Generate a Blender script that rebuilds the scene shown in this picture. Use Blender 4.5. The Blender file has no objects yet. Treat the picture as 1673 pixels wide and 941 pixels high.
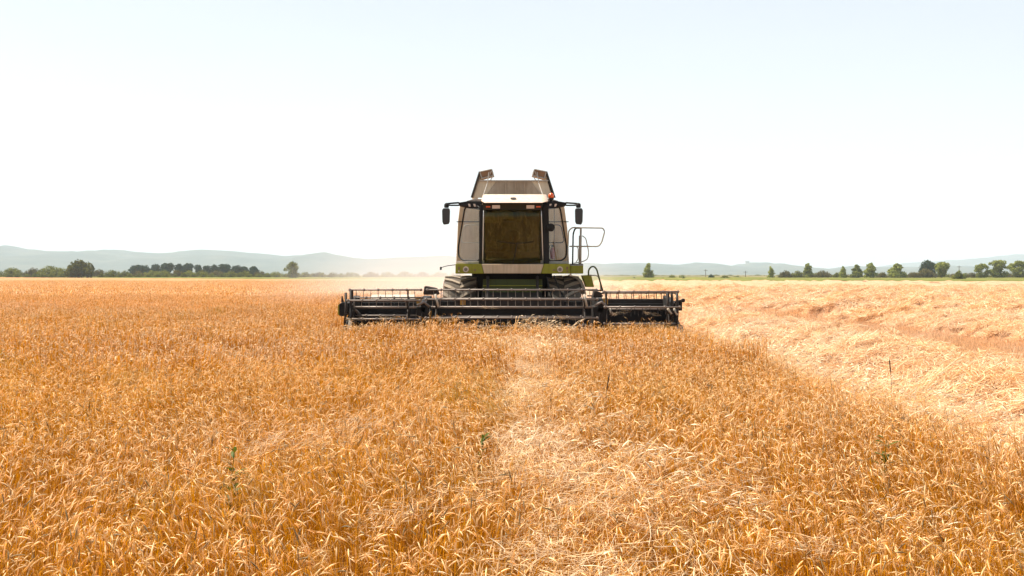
import bpy, math, random
import numpy as np
from mathutils import Vector, Matrix
R = math.radians
rng = np.random.default_rng(7)
random.seed(7)
S = bpy.context.scene
COL = S.collection

# ------------------------------------------------------------------ camera, sky, sun, exposure
CAMH = 1.95
FPX = 1673 * 40 / 36          # focal length in photo pixels
HORIZ = 448.0
cam = bpy.data.cameras.new('camera'); cam.lens = 40; cam.sensor_width = 36
cam.shift_y = -(470.5 - HORIZ) / 1673
cam.clip_start = 0.1; cam.clip_end = 40000
camo = bpy.data.objects.new('camera', cam); COL.objects.link(camo)
camo.location = (0, 0, CAMH); camo.rotation_euler = (R(90), 0, 0)
S.camera = camo

SUN_EL, SUN_AZ = 58, -58      # azimuth from +Y, clockwise positive
w = bpy.data.worlds.new('World'); S.world = w; w.use_nodes = True
nt = w.node_tree; nt.nodes.clear()
sky = nt.nodes.new('ShaderNodeTexSky'); sky.sky_type = 'NISHITA'; sky.sun_disc = False
sky.sun_elevation = R(SUN_EL); sky.sun_rotation = R(SUN_AZ)
sky.air_density = 0.9; sky.dust_density = 1.2; sky.ozone_density = 1.2; sky.altitude = 0
hsv = nt.nodes.new('ShaderNodeHueSaturation'); hsv.inputs['Saturation'].default_value = 0.6
bg = nt.nodes.new('ShaderNodeBackground'); bg.inputs[1].default_value = 0.096
wo = nt.nodes.new('ShaderNodeOutputWorld')
nt.links.new(sky.outputs[0], hsv.inputs['Color'])
# thin high veil of summer haze: pale, brightest at the horizon all round
tcw = nt.nodes.new('ShaderNodeTexCoord'); sxw = nt.nodes.new('ShaderNodeSeparateXYZ'); nt.links.new(tcw.outputs['Generated'], sxw.inputs[0])
rw = nt.nodes.new('ShaderNodeValToRGB'); nt.links.new(sxw.outputs[2], rw.inputs[0]); rw.color_ramp.interpolation = 'EASE'
ew = rw.color_ramp.elements; ew.new(.27); ew.new(.6)
for e_, (p_, c_) in zip(ew, ((0.03, (.97, .98, .98)), (.27, (.75, .80, .84)), (.6, (.50, .62, .74)), (1., (.42, .54, .70)))):
    e_.position = p_; e_.color = (*c_, 1)
nzw = nt.nodes.new('ShaderNodeTexNoise'); nzw.inputs['Scale'].default_value = 2.5; nzw.inputs['Detail'].default_value = 5
mpw = nt.nodes.new('ShaderNodeMapping'); mpw.inputs['Scale'].default_value = (1, 1, 5); mpw.inputs['Rotation'].default_value = (0, .15, 0)
nt.links.new(tcw.outputs['Generated'], mpw.inputs[0]); nt.links.new(mpw.outputs[0], nzw.inputs['Vector'])
mrw = nt.nodes.new('ShaderNodeMapRange'); mrw.inputs[3].default_value = 4.9; mrw.inputs[4].default_value = 5.7; nt.links.new(nzw.outputs[0], mrw.inputs[0])
vmw = nt.nodes.new('ShaderNodeVectorMath'); vmw.operation = 'SCALE'; nt.links.new(rw.outputs[0], vmw.inputs[0]); nt.links.new(mrw.outputs[0], vmw.inputs['Scale'])
mxw = nt.nodes.new('ShaderNodeMix'); mxw.data_type = 'RGBA'; mxw.inputs[0].default_value = .65
nt.links.new(hsv.outputs[0], mxw.inputs[6]); nt.links.new(vmw.outputs[0], mxw.inputs[7]); nt.links.new(mxw.outputs[2], bg.inputs[0]); nt.links.new(bg.outputs[0], wo.inputs[0])
sl = bpy.data.lights.new('sun', 'SUN'); sl.energy = 5.0; sl.angle = R(0.5); sl.color = (1.0, 0.92, 0.80)
so = bpy.data.objects.new('sun', sl); COL.objects.link(so)
dsun = Vector((math.sin(R(SUN_AZ)) * math.cos(R(SUN_EL)), math.cos(R(SUN_AZ)) * math.cos(R(SUN_EL)), math.sin(R(SUN_EL))))
so.rotation_euler = dsun.to_track_quat('Z', 'Y').to_euler(); so.location = (-20, 30, 60)
S.view_settings.view_transform = 'Standard'; S.view_settings.look = 'None'
S.view_settings.exposure = 1.05; S.view_settings.gamma = 1
try: S.view_settings.use_curve_mapping = False
except Exception: pass
S.render.engine = 'CYCLES'
S.cycles.use_denoising = True
S.cycles.max_bounces = 8; S.cycles.transparent_max_bounces = 16
S.cycles.diffuse_bounces = 3; S.cycles.glossy_bounces = 3; S.cycles.volume_bounces = 1
S.cycles.volume_max_steps = 64

# ------------------------------------------------------------------ helpers
def gx(px, D): return (px - 836.5) * D / FPX
def gz(py, D): return CAMH - (py - HORIZ) * D / FPX
def P3(px, py, D): return Vector((gx(px, D), D, gz(py, D)))

def tag(o, label=None, cat=None, group=None, kind=None):
    if label: o['label'] = label
    if cat: o['category'] = cat
    if group: o['group'] = group
    if kind: o['kind'] = kind
    return o
def empty(name, loc):
    o = bpy.data.objects.new(name, None); o.empty_display_size = 0.3
    o.location = loc; COL.objects.link(o); return o

class MB:
    """collects shapes in world coordinates; build() makes ONE mesh object"""
    def __init__(s): s.v = []; s.f = []
    def add(s, vs, fs):
        n = len(s.v); s.v += [tuple(p) for p in vs]; s.f += [tuple(i + n for i in f) for f in fs]; return s
    def box(s, a, b, rot=None, about=None):
        x0, y0, z0 = a; x1, y1, z1 = b
        vs = [Vector(p) for p in ((x0,y0,z0),(x1,y0,z0),(x1,y1,z0),(x0,y1,z0),(x0,y0,z1),(x1,y0,z1),(x1,y1,z1),(x0,y1,z1))]
        if rot is not None:
            c = Vector(about) if about is not None else (Vector(a) + Vector(b)) / 2
            vs = [c + rot @ (p - c) for p in vs]
        return s.add(vs, [(0,3,2,1),(4,5,6,7),(0,1,5,4),(1,2,6,5),(2,3,7,6),(3,0,4,7)])
    def hexa(s, p):     # 8 points, bottom 4 then top 4
        return s.add(p, [(0,3,2,1),(4,5,6,7),(0,1,5,4),(1,2,6,5),(2,3,7,6),(3,0,4,7)])
    def loft(s, A, B):  # two closed outlines, same count, capped
        n = len(A)
        return s.add(list(A) + list(B), [tuple(range(n))[::-1], tuple(range(n, 2*n))] + [(i, (i+1) % n, n + (i+1) % n, n + i) for i in range(n)])
    def slab(s, pts, d):  # polygon extruded by vector d
        d = Vector(d); pts = [Vector(p) for p in pts]
        return s.loft(pts, [p + d for p in pts])
    def tube(s, pts, r, n=8, closed=False):
        pts = [Vector(p) for p in pts]; m = len(pts); rings = []
        rr = r if isinstance(r, (list, tuple)) else [r] * m
        for i, p in enumerate(pts):
            if closed: t = pts[(i+1) % m] - pts[i-1]
            else: t = pts[min(i+1, m-1)] - pts[max(i-1, 0)]
            t.normalize()
            u = t.cross(Vector((0, 0, 1)))
            if u.length < 0.05: u = t.cross(Vector((0, 1, 0)))
            u.normalize(); v = t.cross(u)
            rings.append([p + (u * math.cos(2*math.pi*k/n) + v * math.sin(2*math.pi*k/n)) * rr[i] for k in range(n)])
        vs = [q for g in rings for q in g]; fs = []
        for i in range(m if closed else m - 1):
            a = i * n; b = ((i+1) % m) * n
            fs += [(a + k, a + (k+1) % n, b + (k+1) % n, b + k) for k in range(n)]
        if not closed: fs += [tuple(range(n))[::-1], tuple(range((m-1)*n, m*n))]
        return s.add(vs, fs)
    def lathe(s, c, axis, prof, n=24):   # prof: list (along, radius)
        c = Vector(c); ax = Vector(axis).normalized()
        u = ax.cross(Vector((0, 0, 1)))
        if u.length < 0.1: u = ax.cross(Vector((1, 0, 0)))
        u.normalize(); v = ax.cross(u); vs = []
        for (t, r) in prof:
            vs += [c + ax * t + (u * math.cos(2*math.pi*k/n) + v * math.sin(2*math.pi*k/n)) * r for k in range(n)]
        m = len(prof)
        fs = [(i*n + k, i*n + (k+1) % n, (i+1)*n + (k+1) % n, (i+1)*n + k) for i in range(m-1) for k in range(n)]
        fs += [tuple(range(n))[::-1], tuple(range((m-1)*n, m*n))]
        return s.add(vs, fs)
    def build(s, name, m, parent=None, bevel=0.0, smooth=False, origin=None):
        me = bpy.data.meshes.new(name)
        off = Vector(origin) if origin is not None else (Vector(parent_world(parent)) if parent else Vector((0, 0, 0)))
        me.from_pydata([(p[0]-off.x, p[1]-off.y, p[2]-off.z) for p in s.v], [], s.f)
        me.validate(); me.materials.append(m)
        import bmesh
        b = bmesh.new(); b.from_mesh(me); bmesh.ops.recalc_face_normals(b, faces=b.faces); b.to_mesh(me); b.free()
        if smooth:
            me.shade_smooth()
        o = bpy.data.objects.new(name, me); COL.objects.link(o)
        if origin is not None:
            o.location = Vector(origin) - (Vector(parent_world(parent)) if parent else Vector((0, 0, 0)))
        if parent: o.parent = parent
        if bevel:
            bv = o.modifiers.new('bevel', 'BEVEL'); bv.width = bevel; bv.segments = 2; bv.limit_method = 'ANGLE'; bv.angle_limit = R(35)
            if not smooth: me.shade_smooth()
            wn = o.modifiers.new('wn', 'WEIGHTED_NORMAL')
        elif smooth:
            pass
        return o
def parent_world(p):
    l = Vector((0, 0, 0))
    while p: l += p.location; p = p.parent
    return l
def round_path(pts, r=0.08, k=5, closed=False):
    pts = [Vector(p) for p in pts]; out = []; m = len(pts)
    for i, p in enumerate(pts):
        if not closed and i in (0, m-1): out.append(p); continue
        a = pts[i-1]; b = pts[(i+1) % m]
        da = (a - p); db = (b - p); rr = min(r, da.length*.45, db.length*.45)
        A = p + da.normalized()*rr; B = p + db.normalized()*rr
        for j in range(k+1):
            t = j / k; out.append(A*(1-t)**2 + p*2*t*(1-t) + B*t*t)
    return out

# ---- numpy value noise
def vnoise(x, y, seed=0):
    x = np.asarray(x, float); y = np.asarray(y, float)
    xi = np.floor(x).astype(np.int64); yi = np.floor(y).astype(np.int64); fx = x - xi; fy = y - yi
    fx = fx*fx*(3-2*fx); fy = fy*fy*(3-2*fy)
    def h(i, j):
        n = (i * 374761393 + j * 668265263 + seed * 974634777) & 0xFFFFFFFF
        n = ((n ^ (n >> 13)) * 1274126177) & 0xFFFFFFFF
        n = n ^ (n >> 16)
        return (n & 0xFFFF) / 65535.0
    return (h(xi, yi)*(1-fx) + h(xi+1, yi)*fx)*(1-fy) + (h(xi, yi+1)*(1-fx) + h(xi+1, yi+1)*fx)*fy
def fbm(x, y, oct=4, seed=0):
    s = 0; a = 0.5; t = 0
    for o in range(oct):
        s = s + a*vnoise(np.asarray(x)*2**o, np.asarray(y)*2**o, seed+o*17); t += a; a *= .5
    return s / t

def np_mesh(name, V, F, mats, attr=None):
    """V (n,3); F (m,k) constant k or list of such arrays; attr (n,4) float colour"""
    me = bpy.data.meshes.new(name)
    Fs = F if isinstance(F, list) else [F]
    Fs = [f for f in Fs if len(f)]
    me.vertices.add(len(V)); me.vertices.foreach_set('co', np.asarray(V, np.float32).ravel())
    loops = np.concatenate([f.ravel() for f in Fs]); tot = np.concatenate([np.full(len(f), f.shape[1]) for f in Fs])
    start = np.concatenate([[0], np.cumsum(tot)[:-1]])
    me.loops.add(len(loops)); me.loops.foreach_set('vertex_index', loops.astype(np.int32))
    me.polygons.add(len(tot)); me.polygons.foreach_set('loop_start', start.astype(np.int32))
    try: me.polygons.foreach_set('loop_total', tot.astype(np.int32))
    except Exception: pass
    if attr is not None:
        a = me.attributes.new('tint', 'FLOAT_COLOR', 'POINT'); a.data.foreach_set('color', np.asarray(attr, np.float32).ravel())
    me.update(calc_edges=True)
    for m in mats: me.materials.append(m)
    return me
def obj_of(name, me):
    o = bpy.data.objects.new(name, me); COL.objects.link(o); return o

# ------------------------------------------------------------------ materials
def new_mat(name):
    m = bpy.data.materials.new(name); m.use_nodes = True
    nt = m.node_tree; nt.nodes.clear()
    out = nt.nodes.new('ShaderNodeOutputMaterial')
    return m, nt, out
def N(nt, t, **kw):
    n = nt.nodes.new(t)
    for k, v in kw.items():
        if k.startswith('i_'):
            n.inputs[k[2:].replace('_', ' ')].default_value = v
        else: setattr(n, k, v)
    return n
def ramp(nt, stops, interp='LINEAR'):
    r = nt.nodes.new('ShaderNodeValToRGB'); r.color_ramp.interpolation = interp
    e = r.color_ramp.elements
    while len(e) < len(stops): e.new(0.5)
    for i, (p, c) in enumerate(stops):
        e[i].position = p; e[i].color = (c[0], c[1], c[2], 1)
    return r
def mixc(nt, a, b, f, mode='MIX'):
    m = nt.nodes.new('ShaderNodeMix'); m.data_type = 'RGBA'; m.blend_type = mode
    for s, v in ((0, f), (6, a), (7, b)):
        if hasattr(v, 'is_linked'): nt.links.new(v, m.inputs[s])
        elif s == 0: m.inputs[0].default_value = v
        else: m.inputs[s].default_value = (v[0], v[1], v[2], 1)
    return m.outputs[2]
def paint(name, col, rough=0.5, metal=0.0, dust=0.35, dustcol=(0.42, 0.30, 0.19), scale=3.0, bump=0.02, spec=0.3, var=0.25):
    """machine surface: base colour + dust patches that gather in blotches and on upward faces + fine wear"""
    m, nt, out = new_mat(name); b = N(nt, 'ShaderNodeBsdfPrincipled')
    tc = N(nt, 'ShaderNodeTexCoord')
    n1 = N(nt, 'ShaderNodeTexNoise'); n1.inputs['Scale'].default_value = scale; n1.inputs['Detail'].default_value = 7; n1.inputs['Roughness'].default_value = .65
    nt.links.new(tc.outputs['Object'], n1.inputs['Vector'])
    mp = N(nt, 'ShaderNodeMapping'); mp.inputs['Scale'].default_value = (9, 9, 1.2)
    nt.links.new(tc.outputs['Object'], mp.inputs[0])
    n2 = N(nt, 'ShaderNodeTexNoise'); n2.inputs['Scale'].default_value = 1.6; n2.inputs['Detail'].default_value = 5
    nt.links.new(mp.outputs[0], n2.inputs['Vector'])
    r1 = ramp(nt, [(0.35, (0, 0, 0)), (0.72, (1, 1, 1))]); nt.links.new(n1.outputs[0], r1.inputs[0])
    r2 = ramp(nt, [(0.42, (0, 0, 0)), (0.75, (1, 1, 1))]); nt.links.new(n2.outputs[0], r2.inputs[0])
    dk = tuple(c*(1-var) for c in col)
    c1 = mixc(nt, col, dk, r2.outputs[0])
    mul = N(nt, 'ShaderNodeMath', operation='MULTIPLY'); nt.links.new(r1.outputs[0], mul.inputs[0]); mul.inputs[1].default_value = dust
    add = N(nt, 'ShaderNodeMath', operation='ADD'); nt.links.new(mul.outputs[0], add.inputs[0]); add.inputs[1].default_value = dust*.35
    c2 = mixc(nt, c1, dustcol, add.outputs[0])
    nt.links.new(c2, b.inputs['Base Color'])
    rr = N(nt, 'ShaderNodeMath', operation='MULTIPLY_ADD'); nt.links.new(r1.outputs[0], rr.inputs[0]); rr.inputs[1].default_value = .3; rr.inputs[2].default_value = rough
    nt.links.new(rr.outputs[0], b.inputs['Roughness'])
    b.inputs['Metallic'].default_value = metal; b.inputs['Specular IOR Level'].default_value = spec
    if bump:
        bp = N(nt, 'ShaderNodeBump'); bp.inputs['Strength'].default_value = .35; bp.inputs['Distance'].default_value = bump
        nt.links.new(n1.outputs[0], bp.inputs['Height']); nt.links.new(bp.outputs[0], b.inputs['Normal'])
    nt.links.new(b.outputs[0], out.inputs[0]); return m

M = {}
M['beige'] = paint('beige_paint', (0.64, 0.48, 0.31), .5, dust=.4, dustcol=(.44,.29,.16))
M['roofwhite'] = paint('roof_paint', (0.72, 0.58, 0.46), .45, dust=.3)
M['tank'] = paint('tank_sheet', (0.40, 0.34, 0.26), .5, dust=.6, dustcol=(.20,.14,.09), scale=2.2)
M['tanklight'] = paint('tank_side_sheet', (0.56, 0.50, 0.39), .5, dust=.3)
M['green'] = paint('green_paint', (0.30, 0.29, 0.010), .4, dust=.3, dustcol=(.22,.15,.04))
M['darkgreen'] = paint('dark_green_paint', (0.05, 0.065, 0.008), .5, dust=.3, dustcol=(.10,.09,.03))
M['black'] = paint('black_plastic', (0.010, 0.008, 0.007), .6, dust=.03, dustcol=(.12,.08,.05))
M['steel'] = paint('dark_steel', (0.020, 0.016, 0.014), .6, metal=.0, dust=.08, dustcol=(.20,.13,.09))
M['bar'] = paint('worn_bar_steel', (0.22, 0.185, 0.16), .42, metal=.2, dust=.25, dustcol=(.30,.22,.16))
M['hub'] = paint('hub_steel', (0.018, 0.014, 0.012), .6, dust=.08, dustcol=(.25,.16,.10))
M['rubber'] = paint('tyre_rubber', (0.045, 0.038, 0.032), .8, dust=.25, dustcol=(.36,.28,.20), bump=.01)
M['rust'] = paint('rusty_lid', (0.20, 0.105, 0.055), .6, dust=.3, dustcol=(.35,.22,.12), scale=5)
M['rail'] = paint('rail_paint', (0.42, 0.38, 0.31), .4, dust=.25)
M['grey'] = paint('grey_sheet', (0.33, 0.32, 0.30), .45, dust=.3)
M['amber'] = paint('amber_plate', (0.55, 0.26, 0.03), .4, dust=.2)
M['tinesteel'] = paint('tine_steel', (0.16, 0.13, 0.11), .5, dust=.3)
M['red'] = paint('red_enamel', (0.35, 0.02, 0.03), .3, dust=.05)
M['interior'] = paint('cab_trim', (0.03, 0.026, 0.014), .7, dust=.25, dustcol=(.10,.07,.03))
M['seat'] = paint('seat_cloth', (0.09, 0.07, 0.04), .85, dust=.3, dustcol=(.16,.11,.05))
M['wood'] = paint('weathered_wood', (0.10, 0.085, 0.07), .8, dust=.2)
M['stone'] = paint('pale_stone', (0.35, 0.32, 0.28), .8, dust=.2)
M['charcoal'] = paint('dark_hide', (0.03, 0.022, 0.018), .8, dust=.1)

def simple(name, col, rough=.3, metal=0, emis=None):
    m, nt, out = new_mat(name); b = N(nt, 'ShaderNodeBsdfPrincipled')
    n = N(nt, 'ShaderNodeTexNoise'); n.inputs['Scale'].default_value = 20
    c = mixc(nt, col, tuple(x*.75 for x in col), n.outputs[0]); nt.links.new(c, b.inputs['Base Color'])
    b.inputs['Roughness'].default_value = rough; b.inputs['Metallic'].default_value = metal
    nt.links.new(b.outputs[0], out.inputs[0]); return m
M['chrome'] = simple('bright_seal', (0.75, 0.75, 0.72), .25, .6)
M['lens'] = simple('lamp_lens', (0.80, 0.62, 0.48), .12)
M['orange'] = simple('beacon_orange', (0.85, 0.13, 0.02), .2)
M['darklens'] = simple('dark_lens', (0.20, 0.15, 0.11), .1)
M['mirrorglass'] = simple('mirror_back', (0.03, 0.026, 0.024), .35)

def glass(name, tint, gl=0.9, fk=1.0, bump=.25, painted_reflection=0):
    m, nt, out = new_mat(name)
    tr = N(nt, 'ShaderNodeBsdfTransparent'); tr.inputs[0].default_value = (*tint, 1)
    g = N(nt, 'ShaderNodeBsdfGlossy'); g.inputs[0].default_value = (gl, gl*.97, gl*(.96 if gl > .8 else .62), 1); g.inputs['Roughness'].default_value = .015
    no = N(nt, 'ShaderNodeTexNoise'); no.inputs['Scale'].default_value = 2.2; no.inputs['Detail'].default_value = 3
    bp = N(nt, 'ShaderNodeBump'); bp.inputs['Strength'].default_value = bump; bp.inputs['Distance'].default_value = .02
    nt.links.new(no.outputs[0], bp.inputs['Height']); nt.links.new(bp.outputs[0], g.inputs['Normal'])
    fr = N(nt, 'ShaderNodeFresnel'); fr.inputs[0].default_value = 1.5
    mx = N(nt, 'ShaderNodeMixShader')
    fm = N(nt, 'ShaderNodeMath', operation='MULTIPLY', use_clamp=True); fm.inputs[1].default_value = fk; nt.links.new(fr.outputs[0], fm.inputs[0]); nt.links.new(fm.outputs[0], mx.inputs[0]); nt.links.new(tr.outputs[0], mx.inputs[1]); nt.links.new(g.outputs[0], mx.inputs[2])
    if painted_reflection:  # dust colours mottled to paint the field's reflections onto the glass
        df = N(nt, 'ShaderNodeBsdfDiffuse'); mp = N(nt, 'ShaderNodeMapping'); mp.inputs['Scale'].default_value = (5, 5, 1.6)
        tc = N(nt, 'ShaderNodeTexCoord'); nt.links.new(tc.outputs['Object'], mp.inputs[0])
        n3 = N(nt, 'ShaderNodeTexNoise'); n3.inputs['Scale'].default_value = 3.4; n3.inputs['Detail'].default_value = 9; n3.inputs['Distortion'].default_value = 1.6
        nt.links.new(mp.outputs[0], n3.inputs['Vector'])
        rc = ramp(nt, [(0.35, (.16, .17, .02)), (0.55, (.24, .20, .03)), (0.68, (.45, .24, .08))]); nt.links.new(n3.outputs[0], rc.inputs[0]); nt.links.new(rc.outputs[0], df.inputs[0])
        rf = ramp(nt, [(0.44, (.0, .0, .0)), (0.64, (painted_reflection, painted_reflection, painted_reflection))]); nt.links.new(n3.outputs[0], rf.inputs[0])
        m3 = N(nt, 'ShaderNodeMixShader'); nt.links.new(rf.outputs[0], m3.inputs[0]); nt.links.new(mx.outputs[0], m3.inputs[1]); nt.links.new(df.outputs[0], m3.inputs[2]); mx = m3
    nt.links.new(mx.outputs[0], out.inputs[0]); return m
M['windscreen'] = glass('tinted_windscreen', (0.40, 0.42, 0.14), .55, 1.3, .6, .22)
M['pane'] = glass('clear_pane', (0.96, 0.95, 0.92), .9, .12, 0)

def plant(name, base, tip, ear, trans=.35, green=None, wscale=.25, dark=None, rough=.5, spec=.08, darks=False):
    """stalk material. tint.r = part (0 stem .. 1 ear), tint.g = random, tint.b = height"""
    m, nt, out = new_mat(name)
    at = N(nt, 'ShaderNodeAttribute', attribute_name='tint')
    sp = N(nt, 'ShaderNodeSeparateColor'); nt.links.new(at.outputs['Color'], sp.inputs[0])
    pw = N(nt, 'ShaderNodeMath', operation='POWER'); pw.inputs[1].default_value = 2.2; nt.links.new(sp.outputs[2], pw.inputs[0])  # lower stems stay dark: shade of the gaps painted into the stem colour
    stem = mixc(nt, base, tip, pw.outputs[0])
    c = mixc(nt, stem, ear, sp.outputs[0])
    geo = N(nt, 'ShaderNodeNewGeometry')
    nz = N(nt, 'ShaderNodeTexNoise'); nz.inputs['Scale'].default_value = wscale; nz.inputs['Detail'].default_value = 6; nz.inputs['Roughness'].default_value = .6
    nt.links.new(geo.outputs['Position'], nz.inputs['Vector'])
    # random value brightness and slow field variation
    v = N(nt, 'ShaderNodeMapRange'); v.inputs[3].default_value = .66; v.inputs[4].default_value = 1.28
    nt.links.new(sp.outputs[1], v.inputs[0])
    if darks:      # a random share of darker stalks among the bright ones
        v = ramp(nt, [(0.0, (.3, .28, .26)), (.08, (.4, .38, .36)), (.13, (.78, .78, .78)), (1.0, (1.25, 1.25, 1.25))]); nt.links.new(sp.outputs[1], v.inputs[0])
    h = N(nt, 'ShaderNodeHueSaturation'); nt.links.new(c, h.inputs['Color']); nt.links.new(v.outputs[0], h.inputs['Value'])
    v2 = N(nt, 'ShaderNodeMapRange'); v2.inputs[1].default_value = .3; v2.inputs[2].default_value = .7; v2.inputs[3].default_value = .92; v2.inputs[4].default_value = 1.18
    nt.links.new(nz.outputs[0], v2.inputs[0]); nt.links.new(v2.outputs[0], h.inputs['Saturation'])
    colr = h.outputs[0]
    if green:
        nz2 = N(nt, 'ShaderNodeTexNoise'); nz2.inputs['Scale'].default_value = .9; nz2.inputs['Detail'].default_value = 3
        nt.links.new(geo.outputs['Position'], nz2.inputs['Vector'])
        rg = ramp(nt, [(0.62, (0, 0, 0)), (0.74, (1, 1, 1))]); nt.links.new(nz2.outputs[0], rg.inputs[0])
        mm = N(nt, 'ShaderNodeMath', operation='MULTIPLY'); nt.links.new(rg.outputs[0], mm.inputs[0]); mm.inputs[1].default_value = .45
        colr = mixc(nt, colr, green, mm.outputs[0])
    d = N(nt, 'ShaderNodeBsdfPrincipled'); d.inputs['Roughness'].default_value = rough; d.inputs['Specular IOR Level'].default_value = spec
    t = N(nt, 'ShaderNodeBsdfTranslucent'); mx = N(nt, 'ShaderNodeMixShader'); mx.inputs[0].default_value = trans
    nt.links.new(colr, d.inputs['Base Color']); nt.links.new(colr, t.inputs[0])
    nt.links.new(d.outputs[0], mx.inputs[1]); nt.links.new(t.outputs[0], mx.inputs[2]); nt.links.new(mx.outputs[0], out.inputs[0])
    tf = N(nt, 'ShaderNodeMapRange'); tf.inputs[3].default_value = trans; tf.inputs[4].default_value = trans*.62; nt.links.new(sp.outputs[0], tf.inputs[0]); nt.links.new(tf.outputs[0], mx.inputs[0])
    return m
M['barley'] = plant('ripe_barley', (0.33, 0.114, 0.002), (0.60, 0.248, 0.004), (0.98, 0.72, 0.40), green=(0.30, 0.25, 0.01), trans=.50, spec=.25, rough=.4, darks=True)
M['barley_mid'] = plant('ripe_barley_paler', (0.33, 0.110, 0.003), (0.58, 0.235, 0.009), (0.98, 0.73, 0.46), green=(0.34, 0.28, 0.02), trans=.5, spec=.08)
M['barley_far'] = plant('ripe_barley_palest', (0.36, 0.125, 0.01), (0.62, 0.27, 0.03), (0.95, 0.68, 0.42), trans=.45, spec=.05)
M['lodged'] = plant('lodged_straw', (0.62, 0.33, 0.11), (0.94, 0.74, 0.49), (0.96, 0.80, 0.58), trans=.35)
M['straw'] = plant('threshed_straw', (0.64, 0.36, 0.16), (0.82, 0.56, 0.34), (0.88, 0.67, 0.46), trans=.25)
M['stub'] = plant('stubble_straw', (0.68, 0.42, 0.23), (0.80, 0.54, 0.33), (0.84, 0.59, 0.38), trans=.4)
M['leaf'] = plant('weed_leaf', (0.04, 0.06, 0.008), (0.08, 0.11, 0.012), (0.10, 0.10, 0.012), trans=.3)
M['spike'] = plant('dark_spike', (0.16, 0.09, 0.03), (0.14, 0.07, 0.03), (0.10, 0.05, 0.025), trans=.1)

def foliage(name, c0, c1, trans=.3):
    m, nt, out = new_mat(name)
    at = N(nt, 'ShaderNodeAttribute', attribute_name='tint'); sp = N(nt, 'ShaderNodeSeparateColor'); nt.links.new(at.outputs['Color'], sp.inputs[0])
    oi = N(nt, 'ShaderNodeObjectInfo')
    c = mixc(nt, c0, c1, sp.outputs[1])
    h = N(nt, 'ShaderNodeHueSaturation'); nt.links.new(c, h.inputs['Color'])
    mr = N(nt, 'ShaderNodeMapRange'); mr.inputs[3].default_value = .8; mr.inputs[4].default_value = 1.25
    nt.links.new(oi.outputs['Random'], mr.inputs[0]); nt.links.new(mr.outputs[0], h.inputs['Value'])
    d = N(nt, 'ShaderNodeBsdfDiffuse'); t = N(nt, 'ShaderNodeBsdfTranslucent'); mx = N(nt, 'ShaderNodeMixShader'); mx.inputs[0].default_value = trans
    nt.links.new(h.outputs[0], d.inputs[0]); nt.links.new(h.outputs[0], t.inputs[0])
    nt.links.new(d.outputs[0], mx.inputs[1]); nt.links.new(t.outputs[0], mx.inputs[2]); nt.links.new(mx.outputs[0], out.inputs[0]); return m
M['f_olive'] = foliage('olive_foliage', (0.070, 0.080, 0.014), (0.25, 0.25, 0.05), .2)
M['f_bush'] = foliage('dense_bush_foliage', (0.045, 0.048, 0.012), (0.13, 0.125, 0.030), .2)
M['f_poplar'] = foliage('poplar_foliage', (0.10, 0.12, 0.025), (0.35, 0.36, 0.09), .3)
M['f_dark'] = foliage('dark_foliage', (0.025, 0.045, 0.028), (0.06, 0.085, 0.04), .15)
M['f_brown'] = foliage('brownish_foliage', (0.065, 0.058, 0.025), (0.18, 0.15, 0.055))
M['bark'] = paint('bark', (0.10, 0.075, 0.05), .85, dust=.1)

def ground_mat(name, cols, scale, stretch=(1, 1, 1), bump=.03, rough=.9, trans=0):
    m, nt, out = new_mat(name); b = N(nt, 'ShaderNodeBsdfPrincipled'); b.inputs['Roughness'].default_value = rough; b.inputs['Specular IOR Level'].default_value = .05
    geo = N(nt, 'ShaderNodeNewGeometry'); mp = N(nt, 'ShaderNodeMapping'); mp.inputs['Scale'].default_value = stretch
    nt.links.new(geo.outputs['Position'], mp.inputs[0])
    n1 = N(nt, 'ShaderNodeTexNoise'); n1.inputs['Scale'].default_value = scale; n1.inputs['Detail'].default_value = 9; n1.inputs['Roughness'].default_value = .7
    n2 = N(nt, 'ShaderNodeTexNoise'); n2.inputs['Scale'].default_value = scale*12; n2.inputs['Detail'].default_value = 6; n2.inputs['Roughness'].default_value = .7
    nt.links.new(mp.outputs[0], n1.inputs['Vector']); nt.links.new(mp.outputs[0], n2.inputs['Vector'])
    k = len(cols); r1 = ramp(nt, [(0.3 + .4*i/(k-1), c) for i, c in enumerate(cols)])
    nt.links.new(n1.outputs[0], r1.inputs[0])
    r2 = ramp(nt, [(0.35, (.55, .5, .45)), (0.65, (1.15, 1.15, 1.15))]); nt.links.new(n2.outputs[0], r2.inputs[0])
    c = mixc(nt, r1.outputs[0], r2.outputs[0], .8, 'MULTIPLY'); nt.links.new(c, b.inputs['Base Color'])
    bp = N(nt, 'ShaderNodeBump'); bp.inputs['Strength'].default_value = .8; bp.inputs['Distance'].default_value = bump
    nt.links.new(n2.outputs[0], bp.inputs['Height']); nt.links.new(bp.outputs[0], b.inputs['Normal'])
    nt.links.new(b.outputs[0], out.inputs[0]); return m
M['soil'] = ground_mat('field_soil', [(.22,.10,.03), (.32,.16,.05), (.40,.22,.09)], 1.5)
M['canopy'] = ground_mat('barley_canopy', [(.36,.165,.06), (.45,.235,.105), (.54,.31,.155)], .08, (1, .35, 1), .12)
M['cutbase'] = ground_mat('cut_field', [(.42,.23,.12), (.52,.32,.19), (.60,.40,.26)], .9, (1, .5, 1), .08)
M['verge'] = ground_mat('grass_verge', [(.11,.125,.022), (.16,.165,.035), (.24,.21,.05)], .06, (1, .2, 1), .1)
M['plain'] = ground_mat('far_plain', [(.12,.11,.04), (.18,.15,.06), (.26,.20,.09)], .006, (1, .5, 1), .3)
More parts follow.
